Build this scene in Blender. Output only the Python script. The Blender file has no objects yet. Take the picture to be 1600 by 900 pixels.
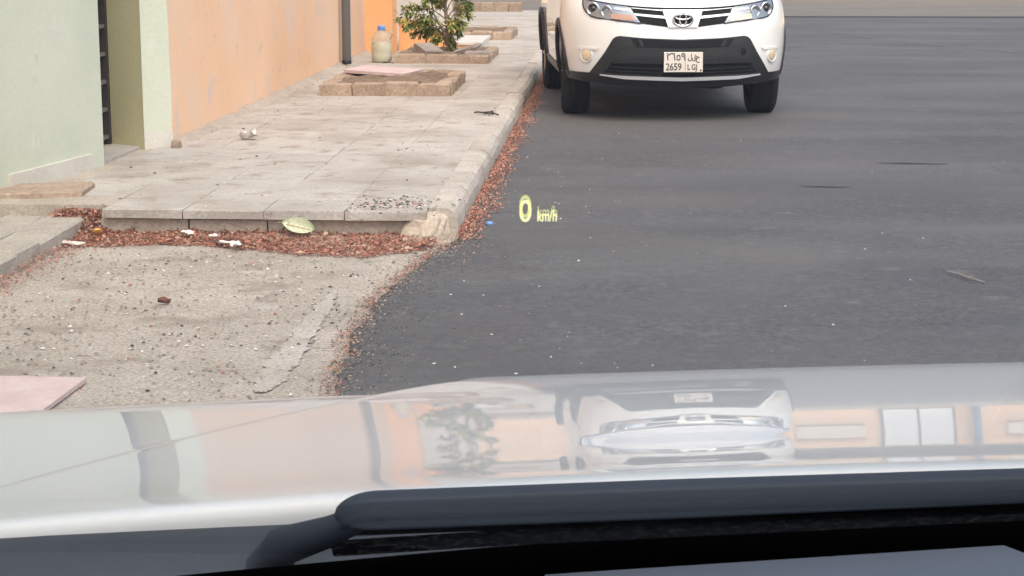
import bpy, bmesh, math, random
from mathutils import Vector, Matrix, noise

random.seed(7)
R = math.radians
S = bpy.context.scene
C = S.collection

# ------------------------------------------------------------------ camera, sky, sun, exposure
cam_d = bpy.data.cameras.new('camera')
cam = bpy.data.objects.new('camera', cam_d); C.objects.link(cam)
cam.location = (0, 0, 1.38)
cam.rotation_euler = (R(90 - 10.742), 0, R(3.011))
cam_d.sensor_width = 36; cam_d.lens = 63.45
cam_d.clip_start = 0.02; cam_d.clip_end = 3000
cam_d.dof.use_dof = True; cam_d.dof.focus_distance = 11.0; cam_d.dof.aperture_fstop = 85
S.camera = cam

SUN_EL, SUN_AZ = 58.0, 155.0        # azimuth clockwise from +Y (behind the camera, to the right)
w = bpy.data.worlds.new('World'); S.world = w; w.use_nodes = True
nt = w.node_tree
sky = nt.nodes.new('ShaderNodeTexSky'); sky.sky_type = 'NISHITA'; sky.sun_disc = False
sky.sun_elevation = R(SUN_EL); sky.sun_rotation = R(SUN_AZ)
sky.dust_density = 6.0; sky.air_density = 1.0; sky.ozone_density = 0.6
bg = nt.nodes['Background']; bg.inputs[1].default_value = 0.15
nt.links.new(sky.outputs[0], bg.inputs[0])
sl = bpy.data.lights.new('sun', 'SUN'); sl.energy = 0.6; sl.angle = R(80); sl.color = (1.0, 0.92, 0.82)
so = bpy.data.objects.new('sun', sl); C.objects.link(so)
sd = Vector((math.sin(R(SUN_AZ)) * math.cos(R(SUN_EL)), math.cos(R(SUN_AZ)) * math.cos(R(SUN_EL)), math.sin(R(SUN_EL))))
so.rotation_euler = sd.to_track_quat('Z', 'Y').to_euler()
S.view_settings.view_transform = 'Standard'; S.view_settings.look = 'None'
S.view_settings.gamma = 1; S.view_settings.exposure = 0.85
try: S.view_settings.use_curve_mapping = False
except Exception: pass
S.cycles.use_denoising = True
S.cycles.max_bounces = 8; S.cycles.transparent_max_bounces = 12

# ------------------------------------------------------------------ materials
def lin(r, g, b):
    f = lambda c: (c / 255 / 12.92) if c / 255 <= .04045 else ((c / 255 + .055) / 1.055) ** 2.4
    return (f(r), f(g), f(b), 1)
def new_mat(name):
    m = bpy.data.materials.new(name); m.use_nodes = True
    return m, m.node_tree, m.node_tree.nodes['Principled BSDF']
def rgba(c): return tuple(c) if len(c) == 4 else tuple(c) + (1,)
def surf(name, c1, c2, scale=3.0, rough=.8, fine=60.0, fine_amt=.25, bump=.15, bump_scale=None, spots=None, rand=.0,
         stretch=(1, 1, 1), spec=.3, contrast=(.35, .65), metallic=0.0, coat=0.0, rough_var=0.0, bump_dist=.006, streaks=None):
    """Two tones mottled at a large scale, a fine grain, optional spots (colour, scale, threshold) and a fine relief."""
    m, t, p = new_mat(name)
    N, L = t.nodes, t.links
    geo = N.new('ShaderNodeNewGeometry')
    mp = N.new('ShaderNodeMapping'); mp.inputs['Scale'].default_value = stretch
    L.new(geo.outputs['Position'], mp.inputs[0])
    def noise_node(sc, det=4.0, r=.6):
        n = N.new('ShaderNodeTexNoise'); n.inputs['Scale'].default_value = sc
        n.inputs['Detail'].default_value = det; n.inputs['Roughness'].default_value = r
        L.new(mp.outputs[0], n.inputs['Vector']); return n
    def ramp(src, a, b):
        r = N.new('ShaderNodeMapRange'); r.inputs['From Min'].default_value = a; r.inputs['From Max'].default_value = b
        L.new(src, r.inputs['Value']); return r.outputs[0]
    def mix(f, a, b, mode='MIX'):
        x = N.new('ShaderNodeMix'); x.data_type = 'RGBA'; x.blend_type = mode
        for s, v in ((x.inputs[0], f), (x.inputs[6], a), (x.inputs[7], b)):
            if hasattr(v, 'is_linked'): L.new(v, s)
            elif isinstance(v, (int, float)): s.default_value = v
            else: s.default_value = rgba(v)
        return x.outputs[2]
    col = mix(ramp(noise_node(scale).outputs[0], *contrast), c1, c2)
    fn = noise_node(fine, 3.0, .7)
    g = ramp(fn.outputs[0], .3, .7)
    gv = N.new('ShaderNodeMapRange'); gv.inputs['To Min'].default_value = 1 - fine_amt; gv.inputs['To Max'].default_value = 1 + fine_amt
    L.new(g, gv.inputs['Value'])
    cmb = N.new('ShaderNodeCombineColor')
    for i in range(3): L.new(gv.outputs[0], cmb.inputs[i])
    col = mix(1.0, col, cmb.outputs[0], 'MULTIPLY')
    for (sc_, ss, th, wd) in (spots or []):
        col = mix(ramp(noise_node(ss, 5.0, .65).outputs[0], th, th + wd), col, sc_)
    for (sc_, ss, th, wd, ang, st) in (streaks or []):
        m2 = N.new('ShaderNodeMapping'); m2.inputs['Rotation'].default_value = (0, 0, R(ang)); m2.inputs['Scale'].default_value = st
        L.new(geo.outputs['Position'], m2.inputs[0])
        n2 = N.new('ShaderNodeTexNoise'); n2.inputs['Scale'].default_value = ss; n2.inputs['Detail'].default_value = 3.0; n2.inputs['Distortion'].default_value = .5
        L.new(m2.outputs[0], n2.inputs['Vector'])
        col = mix(ramp(n2.outputs[0], th, th + wd), col, sc_)
    if rand:
        oi = N.new('ShaderNodeObjectInfo')
        rv = N.new('ShaderNodeMapRange'); rv.inputs['To Min'].default_value = 1 - rand; rv.inputs['To Max'].default_value = 1 + rand
        L.new(oi.outputs['Random'], rv.inputs['Value'])
        c2_ = N.new('ShaderNodeCombineColor')
        for i in range(3): L.new(rv.outputs[0], c2_.inputs[i])
        col = mix(1.0, col, c2_.outputs[0], 'MULTIPLY')
    L.new(col, p.inputs['Base Color'])
    p.inputs['Roughness'].default_value = rough
    if rough_var:
        rr = N.new('ShaderNodeMapRange'); rr.inputs['To Min'].default_value = rough - rough_var; rr.inputs['To Max'].default_value = rough + rough_var
        L.new(fn.outputs[0], rr.inputs['Value']); L.new(rr.outputs[0], p.inputs['Roughness'])
    p.inputs['Specular IOR Level'].default_value = spec
    p.inputs['Metallic'].default_value = metallic
    p.inputs['Coat Weight'].default_value = coat; p.inputs['Coat Roughness'].default_value = .012
    if bump:
        b = N.new('ShaderNodeBump'); b.inputs['Strength'].default_value = bump; b.inputs['Distance'].default_value = bump_dist
        L.new(noise_node(bump_scale or fine, 5.0, .7).outputs[0], b.inputs['Height'])
        L.new(b.outputs[0], p.inputs['Normal'])
    return m
def plain(name, c, rough=.5, metallic=0.0, spec=.5, coat=0.0, emit=0.0):
    m, t, p = new_mat(name)
    p.inputs['Base Color'].default_value = rgba(c); p.inputs['Roughness'].default_value = rough
    p.inputs['Metallic'].default_value = metallic; p.inputs['Specular IOR Level'].default_value = spec
    p.inputs['Coat Weight'].default_value = coat; p.inputs['Coat Roughness'].default_value = .012
    if emit:
        p.inputs['Emission Color'].default_value = rgba(c); p.inputs['Emission Strength'].default_value = emit
    return m
def glassy(name, tint=(1, 1, 1), ior=1.5, rough=0.0, haze=0.0):
    """Thin clear pane: see-through, with the glass's own mirror reflection."""
    m, t, p = new_mat(name); N, L = t.nodes, t.links
    N.remove(p)
    tr = N.new('ShaderNodeBsdfTransparent'); tr.inputs[0].default_value = rgba(tint)
    gl = N.new('ShaderNodeBsdfGlossy'); gl.inputs['Roughness'].default_value = rough
    lw = N.new('ShaderNodeLayerWeight'); lw.inputs[0].default_value = .5     # Schlick's curve, alike from both sides
    pw = N.new('ShaderNodeMath'); pw.operation = 'POWER'; pw.inputs[1].default_value = 5; L.new(lw.outputs['Facing'], pw.inputs[0])
    f0 = ((ior - 1) / (ior + 1)) ** 2
    fr = N.new('ShaderNodeMapRange'); fr.inputs['To Min'].default_value = f0; L.new(pw.outputs[0], fr.inputs['Value'])
    mx = N.new('ShaderNodeMixShader')
    L.new(fr.outputs[0], mx.inputs[0]); L.new(tr.outputs[0], mx.inputs[1]); L.new(gl.outputs[0], mx.inputs[2])
    out = mx.outputs[0]
    if haze:
        df = N.new('ShaderNodeBsdfTranslucent'); df.inputs[0].default_value = rgba(tint)
        d2 = N.new('ShaderNodeBsdfDiffuse'); d2.inputs[0].default_value = rgba(tint)
        ma = N.new('ShaderNodeMixShader'); L.new(df.outputs[0], ma.inputs[1]); L.new(d2.outputs[0], ma.inputs[2])
        m2 = N.new('ShaderNodeMixShader'); m2.inputs[0].default_value = haze
        L.new(out, m2.inputs[1]); L.new(ma.outputs[0], m2.inputs[2]); out = m2.outputs[0]
    L.new(out, N['Material Output'].inputs[0])
    return m

M = {}
M['asphalt'] = surf('asphalt', (.076, .074, .075), (.104, .102, .102), .5, .72, 34, .34, .8, 120, spots=[((.125, .121, .118), .35, .52, .25), ((.080, .081, .085), 1.9, .53, .2), ((.14, .137, .131), 7, .57, .16), ((.075, .075, .078), 21, .6, .1), ((.20, .195, .185), 60, .63, .06)], streaks=[((.128, .127, .129), .8, .48, .3, 48, (.35, 1.3, 1)), ((.088, .086, .087), .9, .5, .3, 75, (.4, 1.2, 1)), ((.125, .117, .108), .6, .5, .3, 100, (.5, 1.0, 1))], spec=.35, bump_dist=.004)
M['old_asphalt'] = surf('old_asphalt', (.145, .135, .122), (.18, .168, .15), .8, .85, 90, .2, .3, 120, stretch=(.5, 1, 1))
M['apron'] = surf('apron_concrete', (.335, .30, .255), (.43, .39, .34), 1.6, .9, 75, .45, .6, 55, spots=[((.27, .235, .195), 2.7, .52, .16), ((.22, .185, .15), 11, .58, .12), ((.48, .45, .41), 5.5, .6, .12), ((.15, .125, .10), 42, .62, .07), ((.54, .51, .47), 30, .63, .06)], spec=.15)
M['strip'] = surf('cement_strip', (.37, .34, .30), (.46, .425, .385), 1.6, .9, 75, .3, .5, 55, spots=[((.30, .265, .225), 2.7, .54, .16), ((.24, .205, .17), 11, .62, .12), ((.50, .47, .43), 5.5, .6, .12)], spec=.15)
M['slab'] = surf('paving_slab', (.40, .37, .335), (.47, .44, .40), 1.7, .88, 80, .22, .5, 60, spots=[((.33, .295, .255), 1.3, .48, .2), ((.29, .245, .20), 5.5, .54, .15), ((.24, .20, .165), 19, .64, .08), ((.50, .475, .44), 3.1, .58, .18)], rand=.022, spec=.2)
M['bed'] = surf('sandy_bed', (.36, .315, .265), (.44, .39, .335), 3, .95, 60, .25, .3, spec=.1)
M['kerb'] = surf('kerb_concrete', (.40, .36, .315), (.50, .46, .41), 3.0, .88, 60, .2, .4, 50, spots=[((.24, .205, .17), 9, .6, .12)], rand=.07, spec=.2)
M['face'] = surf('tan_kerb_face', (.40, .335, .265), (.47, .40, .325), 4, .9, 55, .2, .4, spots=[((.24, .18, .13), 12, .6, .1)], rand=.05, spec=.15)
M['brick'] = surf('weathered_block', (.31, .235, .175), (.40, .315, .245), 6, .92, 45, .25, .6, 40, spots=[((.22, .16, .12), 20, .6, .1)], rand=.1, spec=.15)
M['paver'] = surf('grey_paver', (.36, .325, .28), (.42, .385, .335), 5, .9, 60, .2, .4, 50, rand=.05, spec=.15)
M['soil'] = surf('dry_soil', (.19, .14, .105), (.27, .205, .155), 5, .97, 35, .35, .9, 30, spec=.05, bump_dist=.02)
M['rock'] = surf('grey_rock', (.27, .235, .205), (.34, .30, .265), 7, .92, 40, .2, .5, 35, spec=.15)
M['green'] = surf('pale_green_plaster', (.535, .575, .465), (.59, .62, .515), 1.0, .85, 50, .05, .25, 90, spots=[((.50, .545, .475), .8, .5, .3), ((.64, .66, .58), 2.4, .62, .12), ((.47, .50, .42), 6, .64, .1)], spec=.2)
M['olive'] = surf('olive_plaster', (.58, .55, .33), (.63, .60, .38), 1.5, .85, 50, .06, .25, 90, spec=.2)
M['peach'] = surf('peach_plaster', (.83, .545, .35), (.87, .60, .41), .7, .88, 45, .05, .25, 80, spots=[((.79, .60, .47), 1.1, .50, .2), ((.68, .56, .48), 2.3, .57, .14), ((.58, .44, .35), 7.5, .63, .08)], spec=.15)
M['orange'] = surf('orange_plaster', (.82, .44, .20), (.86, .49, .25), 1.2, .85, 45, .05, .2, 80, spec=.2)
M['cream'] = surf('cream_plaster', (.74, .64, .52), (.80, .71, .60), 1.2, .85, 45, .05, .2, spec=.2)
M['marble'] = surf('white_marble', (.60, .565, .52), (.66, .63, .585), 4, .5, 30, .04, .05, spots=[((.52, .48, .44), 7, .66, .06)])
M['pink_marble'] = surf('pink_marble', (.52, .40, .39), (.60, .49, .48), 6, .6, 40, .08, .1)
M['plinth'] = surf('plinth_plaster', (.56, .53, .47), (.62, .60, .54), 4, .9, 60, .1, .3)
M['door'] = plain('dark_door_metal', (.05, .04, .038), .5, .3)
M['bar'] = plain('grey_bar_metal', (.24, .24, .245), .45, .5)
M['pipe'] = surf('grey_pipe', (.20, .205, .215), (.25, .25, .26), 4, .55, 40, .05, 0)
M['car_white'] = plain('white_car_paint', (.74, .735, .715), .32, 0, .5, 1.0)
M['car_black'] = surf('grained_black_plastic', (.017, .018, .020), (.024, .025, .027), 8, .40, 300, .1, .1, spec=.35)
M['car_dark'] = plain('dark_recess', (.008, .009, .010), .7, 0, .2)
M['chrome'] = plain('chrome', (.72, .73, .75), .12, 1.0)
M['satin'] = plain('satin_silver', (.74, .76, .79), .35, .15)
M['tyre'] = surf('tyre_rubber', (.018, .018, .019), (.028, .027, .026), 12, .85, 90, .2, .2, spec=.2)
M['alloy'] = plain('alloy_rim', (.45, .46, .47), .3, .9)
M['lens'] = glassy('clear_lens', (.96, .98, 1.0), 1.45, .02)
M['amber'] = plain('amber_reflector', (.50, .27, .17), .3)
M['lamp_house'] = plain('lamp_housing', (.34, .36, .38), .25, .6)
M['foglamp'] = plain('warm_fog_lamp', (.72, .60, .42), .25, .3)
M['dark_glass'] = plain('tinted_car_glass', (.012, .014, .016), .03, 0, .5, .5)
M['plate'] = surf('plate_white', (.70, .64, .57), (.76, .70, .63), 8, .5, 60, .03, 0)
M['ink'] = plain('plate_ink', (.05, .045, .05), .6)
M['ego_paint'] = plain('silver_white_paint', (.65, .68, .69), .42, 0.0, .25, .9)
M['ego_paint'].node_tree.nodes['Principled BSDF'].inputs['Coat IOR'].default_value = 1.47
M['cowl'] = surf('slate_plastic', (.034, .043, .056), (.04, .05, .063), 6, .62, 200, .08, .05, spec=.4)
M['wiper'] = plain('wiper_plastic', (.032, .043, .060), .7, 0, .3)
M['rubber'] = plain('black_rubber', (.004, .004, .005), .6, 0, .1)
M['dusty'] = surf('dust_line', (.006, .006, .007), (.02, .02, .021), 30, .95, 160, .5, .3, spots=[((.34, .33, .32), 110, .50, .16)], spec=.1)
M['dash'] = surf('dashboard_vinyl', (.055, .064, .085), (.062, .071, .092), 5, .6, 250, .06, .1, spec=.3)
M['dash_reflection'] = surf('grey_dash_reflection', (.075, .09, .115), (.085, .10, .125), 5, .55, 250, .04, .05, spec=.3)  # pale grey of a reflection in the windscreen, put into the colour
M['windscreen'] = glassy('windscreen_glass', (.97, .985, .985), 1.3)
M['hud'] = plain('display_yellow', (1.0, .96, .50), .5, 0, 0, 0, .62)
M['hud_ghost'] = plain('display_ghost', (.80, .80, .36), .5, 0, 0, 0, .42)
M['leaf_a'] = plain('leaf_green', (.115, .165, .04), .5, 0, .3)
M['leaf_b'] = plain('leaf_mid_green', (.24, .28, .08), .5, 0, .3)
M['leaf_c'] = plain('leaf_yellow', (.42, .34, .10), .55, 0, .3)
M['bark'] = surf('bark', (.24, .19, .13), (.33, .27, .20), 20, .9, 60, .3, .5)
M['plastic'] = glassy('cloudy_plastic', (.90, .90, .84), 1.4, .08, .30)
M['liquid'] = surf('yellow_liquid', (.60, .57, .45), (.66, .63, .53), 5, .3, 30, .04, 0)
M['blue'] = plain('blue_plastic', (.17, .32, .66), .4)
M['lit_red'] = plain('litter_red', (.36, .15, .105), .9, 0, .1)
M['lit_pink'] = plain('litter_pink', (.52, .27, .20), .9, 0, .1)
M['lit_dark'] = plain('litter_dark', (.19, .09, .065), .9, 0, .1)
M['lit_tan'] = plain('litter_tan', (.46, .33, .24), .9, 0, .1)
M['red_dust'] = surf('red_dust', (.30, .185, .14), (.38, .27, .21), 14, .97, 60, .3, .6, spec=.05)
M['gravel_l'] = plain('gravel_pale', (.62, .58, .53), .9, 0, .1)
M['gravel_d'] = plain('gravel_dark', (.07, .06, .055), .9, 0, .1)
M['gravel_m'] = plain('gravel_mid', (.25, .215, .18), .9, 0, .1)
M['pale_leaf'] = surf('pale_green_leaf', (.43, .48, .31), (.55, .58, .42), 14, .65, 60, .12, .1, spots=[((.40, .34, .22), 45, .6, .08)])
M['orange_leaf'] = plain('dry_orange_leaf', (.62, .33, .08), .7)
M['paper'] = plain('white_paper', (.66, .62, .57), .85)
M['twig'] = plain('dark_twig', (.05, .035, .028), .9)
M['far_white'] = plain('white_gate_paint', (.78, .79, .80), .5)
M['far_blue'] = plain('grey_blue_paint', (.16, .24, .33), .5)
M['tar'] = plain('tar_mark', (.05, .049, .05), .8, 0, .1)
M['chalk'] = surf('worn_line', (.15, .15, .152), (.12, .12, .123), 3, .85, 60, .3, .2)

# ------------------------------------------------------------------ mesh helpers
class MB:
    def __init__(s): s.v = []; s.f = []; s.m = []
    def add(s, vs, fs, mi=0):
        o = len(s.v); s.v += [tuple(v) for v in vs]
        s.f += [tuple(i + o for i in f) for f in fs]; s.m += [mi] * len(fs)
    def box(s, lo, hi, mi=0, mat=None):
        (a, b, c), (d, e, f) = lo, hi
        vs = [(a, b, c), (d, b, c), (d, e, c), (a, e, c), (a, b, f), (d, b, f), (d, e, f), (a, e, f)]
        if mat: vs = [mat @ Vector(v) for v in vs]
        s.add(vs, [(3, 2, 1, 0), (4, 5, 6, 7), (0, 1, 5, 4), (1, 2, 6, 5), (2, 3, 7, 6), (3, 0, 4, 7)], mi)
    def block(s, lo, hi, ch=.01, jit=0, rng=random, mi=0):
        """A box with a chamfered top rim and slightly uneven corners."""
        (a, b, c), (d, e, f) = lo, hi
        j = lambda: rng.uniform(-jit, jit)
        vs = []
        for (z, k) in ((c, 0), (f - ch, 0), (f, ch)):
            for (x, y) in ((a + k, b + k), (d - k, b + k), (d - k, e - k), (a + k, e - k)):
                vs.append((x + j(), y + j(), z + j() * .6))
        fs = [(3, 2, 1, 0), (8, 9, 10, 11)]
        for l in (0, 4):
            for i in range(4): fs.append((l + i, l + (i + 1) % 4, l + 4 + (i + 1) % 4, l + 4 + i))
        s.add(vs, fs, mi)
    def grid(s, P, mi=0, flip=False):
        n, m_ = len(P), len(P[0]); fs = []
        for i in range(n - 1):
            for j in range(m_ - 1):
                q = (i * m_ + j, i * m_ + j + 1, (i + 1) * m_ + j + 1, (i + 1) * m_ + j)
                fs.append(q[::-1] if flip else q)
        s.add([p for r in P for p in r], fs, mi)
    def tube(s, pts, rad, n=8, mi=0, closed=False, cap=True):
        pts = [Vector(p) for p in pts]; L = len(pts)
        rad = rad if isinstance(rad, (list, tuple)) else [rad] * L
        vs = []; up = Vector((0.0123, .031, 1)).normalized()
        for i, p in enumerate(pts):
            if closed: t = pts[(i + 1) % L] - pts[i - 1]
            else: t = pts[min(i + 1, L - 1)] - pts[max(i - 1, 0)]
            t.normalize()
            a = t.cross(up)
            if a.length < .05: a = t.cross(Vector((1, 0, 0)))
            a.normalize(); b = a.cross(t)
            for k in range(n):
                th = 2 * math.pi * k / n
                vs.append(p + (a * math.cos(th) + b * math.sin(th)) * rad[i])
        fs = []
        for i in range(L if closed else L - 1):
            i2 = (i + 1) % L
            for k in range(n): fs.append((i * n + k, i * n + (k + 1) % n, i2 * n + (k + 1) % n, i2 * n + k))
        if not closed and cap: fs += [tuple(range(n))[::-1], tuple(range((L - 1) * n, L * n))]
        s.add(vs, fs, mi)
    def lathe(s, prof, n=24, mi=0, mat=None):
        vs = []; fs = []
        for (r, z) in prof:
            for k in range(n):
                th = 2 * math.pi * k / n
                v = Vector((r * math.cos(th), r * math.sin(th), z)); vs.append(mat @ v if mat else v)
        for i in range(len(prof) - 1):
            for k in range(n): fs.append((i * n + k, i * n + (k + 1) % n, (i + 1) * n + (k + 1) % n, (i + 1) * n + k))
        s.add(vs, fs, mi)
    def mesh(s, name, mats, smooth=False):
        me = bpy.data.meshes.new(name); me.from_pydata(s.v, [], s.f)
        for m in (mats if isinstance(mats, (list, tuple)) else [mats]): me.materials.append(m)
        me.polygons.foreach_set('material_index', s.m)
        if smooth: me.polygons.foreach_set('use_smooth', [True] * len(me.polygons))
        me.update(); return me
    def build(s, name, mats, parent=None, smooth=False, recalc=False):
        me = s.mesh(name, mats, smooth)
        if recalc:
            bm = bmesh.new(); bm.from_mesh(me); bmesh.ops.recalc_face_normals(bm, faces=bm.faces); bm.to_mesh(me); bm.free()
        return link(name, me, parent)
def link(name, me, parent=None, loc=(0, 0, 0), rot=(0, 0, 0)):
    o = bpy.data.objects.new(name, me); C.objects.link(o)
    o.location = loc; o.rotation_euler = rot
    if parent: o.parent = parent
    return o
def empty(name, loc=(0, 0, 0), rz=0):
    o = bpy.data.objects.new(name, None); C.objects.link(o); o.location = loc; o.rotation_euler = (0, 0, rz)
    o.empty_display_size = .1
    return o
def tag(o, label=None, cat=None, group=None, kind=None):
    for k, v in (('label', label), ('category', cat), ('group', group), ('kind', kind)):
        if v: o[k] = v
    return o
def sharp(o, deg=35):
    me = o.data
    me.polygons.foreach_set('use_smooth', [True] * len(me.polygons))
    try: me.set_sharp_from_angle(angle=R(deg))
    except Exception: pass
    return o
def text_mesh(name, body, size, mat, parent, mtx, thick=0.0, sx=1.0, bold=0.0):
    cu = bpy.data.curves.new(name, 'FONT'); cu.body = body; cu.size = size; cu.align_x = 'LEFT'; cu.extrude = thick
    cu.offset = bold; cu.resolution_u = 4
    t = bpy.data.objects.new(name, cu); C.objects.link(t)
    me = bpy.data.meshes.new_from_object(t.evaluated_get(bpy.context.evaluated_depsgraph_get()))
    bpy.data.objects.remove(t); bpy.data.curves.remove(cu)
    xs = [v.co.x for v in me.vertices]
    me.transform(Matrix.Diagonal((sx, 1, 1, 1))); me.transform(mtx)
    me.materials.clear(); me.materials.append(mat)
    o = link(name, me, parent); return o
def lerp(a, b, t): return a + (b - a) * t
def interp(x, xs, ys):
    if x <= xs[0]: return ys[0]
    for i in range(1, len(xs)):
        if x <= xs[i]: return lerp(ys[i - 1], ys[i], (x - xs[i - 1]) / (xs[i] - xs[i - 1]))
    return ys[-1]
def sstep(t):
    t = max(0, min(1, t)); return t * t * (3 - 2 * t)
def nz(*p): return noise.noise(Vector(p))

# ------------------------------------------------------------------ setting: ground, apron, road, pavement
b = MB(); b.add([(-400, -400, -.03), (400, -400, -.03), (400, 400, -.03), (-400, 400, -.03)], [(0, 1, 2, 3)])
tag(b.build('ground', M['bed']), kind='structure')
b = MB()
gx = [-9, -6, -4.5] + [-3.6 + i * .05 for i in range(64)] ; gy = [-4, 0, 3] + [4.5 + i * .06 for i in range(72)]
b.grid([[(x, y, .0 + .006 * nz(x * 1.7, y * 1.7, 0) + .004 * nz(x * 6, y * 6, 2)) for x in gx] for y in gy])
tag(b.build('driveway_apron', M['apron'], smooth=True), kind='structure')
# smooth cement strip across the apron
b = MB(); n = 90; P = [[], []]
for i in range(n + 1):
    t = i / n; y = 5.45 + t * 1.75; x = -1.075 - .02 * t
    wd = (.055 * (1 - .45 * t) + .012 * nz(y * 6, 3, 1)) * min(1, (1 - t) * 5 + .1) * min(1, t * 8 + .3)
    P[0].append((x - wd + .02 * nz(y * 9, 1, 1) + .02 * nz(y * 40, 1, 4), y, .0045)); P[1].append((x + wd + .02 * nz(y * 9, 5, 1) + .02 * nz(y * 40, 5, 4), y, .0045))
b.grid(P, flip=True); tag(b.build('cement_strip', M['strip']), kind='structure')
def road_edge(y):
    e = interp(y, [-5, 3, 4.5, 5.545, 6.1, 6.59, 7.1, 7.53, 7.95, 8.38, 9, 40], [-.7, -.68, -.75, -.842, -.885, -.90, -.875, -.833, -.78, -.70, -.712, -.712])
    if y < 8.5: e += .034 * nz(y * 3.1, 0, 5) + .026 * nz(y * 11, 1, 5) + .022 * nz(y * 33, 2, 5)
    return e
b = MB(); ys = [-5 + i * .5 for i in range(18)] + [4.0 + i * .02 for i in range(226)] + [8.6 + i * .4 for i in range(69)]
P = []
for y in ys:
    e = road_edge(y)
    P.append([(e - .004, y, -.01), (e, y, .010), (e + .03, y, .016), (e + .3, y, .0175), (2, y, .02), (14, y, .02)])
b.grid(P, flip=True); tag(b.build('road', M['asphalt']), kind='structure')
b = MB(); b.add([(-40, 35.7, .008), (60, 35.7, .008), (60, 60, .008), (-40, 60, .008)], [(0, 1, 2, 3)])
tag(b.build('cross_street', M['old_asphalt']), kind='structure')
b = MB(); b.add([(-.7, 35.5, .026), (14, 35.45, .026), (14, 35.9, .026), (-.7, 35.85, .026)], [(0, 1, 2, 3)])
tag(b.build('road_joint', M['tar']), kind='structure')
# dusty wheel sweeps worn into the asphalt far off
def sweep(name, pts, wd, mat):
    b = MB(); P = [[], []]
    for i, (x, y) in enumerate(pts):
        k = wd * (.5 + .5 * math.sin(math.pi * i / (len(pts) - 1))) * (1 + .4 * nz(x * 3, y, 8))
        P[0].append((x, y - k, .024)); P[1].append((x, y + k, .024))
    b.grid(P, flip=True); o = b.build(name, mat); tag(o, kind='structure'); return o
sweep('worn_sweep', [(2.9 + i * .22, 32.0 - 1.05 * i + .028 * i * i) for i in range(16)], .16, M['chalk'])
for (x0, y0, x1, y1, wd) in ((1.11, 10.37, 1.40, 10.33, .012), (1.72, 11.53, 2.15, 11.49, .014)):
    sweep('tar_streak', [(lerp(x0, x1, t / 12), lerp(y0, y1, t / 12) + .015 * nz(t * .8, x0, 0)) for t in range(13)], wd, M['tar'])

ZP = .14
FY = 8.46         # near end of the raised pavement
pave = MB()
def hole(x, y):   # planters
    return (-2.46 < x < -1.30 and 15.1 < y < 16.95) or (-2.33 < x < -1.25 and 19.3 < y < 21.2)
pave.box((-3.4, FY + .16, -.02), (-.85, 21.98, ZP - .005))
po = pave.build('pavement', M['bed']); tag(po, kind='structure')
b = MB(); gx = [-3.4 + i * .17 for i in range(16)]
b.grid([[(x, 22.0 + i * .5, ZP - .002 + .006 * nz(x, 22 + i * .5, 4)) for x in gx] for i in range(28)])
tag(b.build('far_paving', M['slab'], po), kind='stuff')
SW = .39
variants = []
for k in range(6):
    b = MB(); rng = random.Random(k)
    b.block((-SW / 2 + .0018, -SW / 2 + .0018, -.043), (SW / 2 - .0018, SW / 2 - .0018, 0), .0035, .0028, rng)
    variants.append(b.mesh('slab', M['slab']))
rng = random.Random(3)
for r_ in range(35):
    y = FY - .02 + SW / 2 + r_ * SW
    for c_ in range(6):
        x = -1.045 - c_ * SW
        if c_ == 5: x = -3.0
        if hole(x, y) : continue
        if r_ == 0 and c_ >= 4: continue
        if c_ == 5 and y < 10.1: continue
        o = link('slab', rng.choice(variants), po, (x, y, ZP + rng.uniform(-.0025, .002)),
                 (rng.uniform(-.003, .004), rng.uniform(-.006, .006), rng.choice((0, math.pi)) + rng.uniform(-.006, .006)))
        if c_ == 5: o.location.z -= .012
# kerb stones along the road
KL = .50
kv = []
for k in range(4):
    rng2 = random.Random(40 + k); b = MB()
    j = lambda a=.004: rng2.uniform(-a, a)
    prof = [(-.070, -.16), (.072, -.16), (.068 + j(), -.055), (.052 + j(), -.018 + j()), (.022, .0), (-.070, .0)]
    ends = []
    for e in (-KL / 2 + .004, -KL / 6, KL / 6, KL / 2 - .004): ends.append([(x + j(.003), e, z + j(.003)) for (x, z) in prof])
    b.grid([e + [e[0]] for e in ends]); b.add(ends[0], [tuple(range(6))]); b.add(ends[-1], [tuple(range(6))[::-1]])
    kv.append(b.mesh('kerb_stone', M['kerb']))
i = 0; y = FY + .33
while y < 36:
    link('kerb_stone', kv[i % 4], po, (-.782 + rng.uniform(-.006, .006), y, ZP + rng.uniform(-.006, .004)), (0, rng.uniform(-.02, .02), rng.uniform(-.012, .012) + (math.pi if False else 0)))
    y += KL; i += 1
# tan face blocks carrying the front slabs
xs = [-2.43, -2.0, -1.62, -.885]
for k in range(3):
    b = MB(); b.block((xs[k] + .004, FY + .02, -.02), (xs[k + 1] - .004, FY + .16, ZP - .046), .008, .004, random.Random(k)); b.build('kerb_face', M['face'], po)
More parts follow.
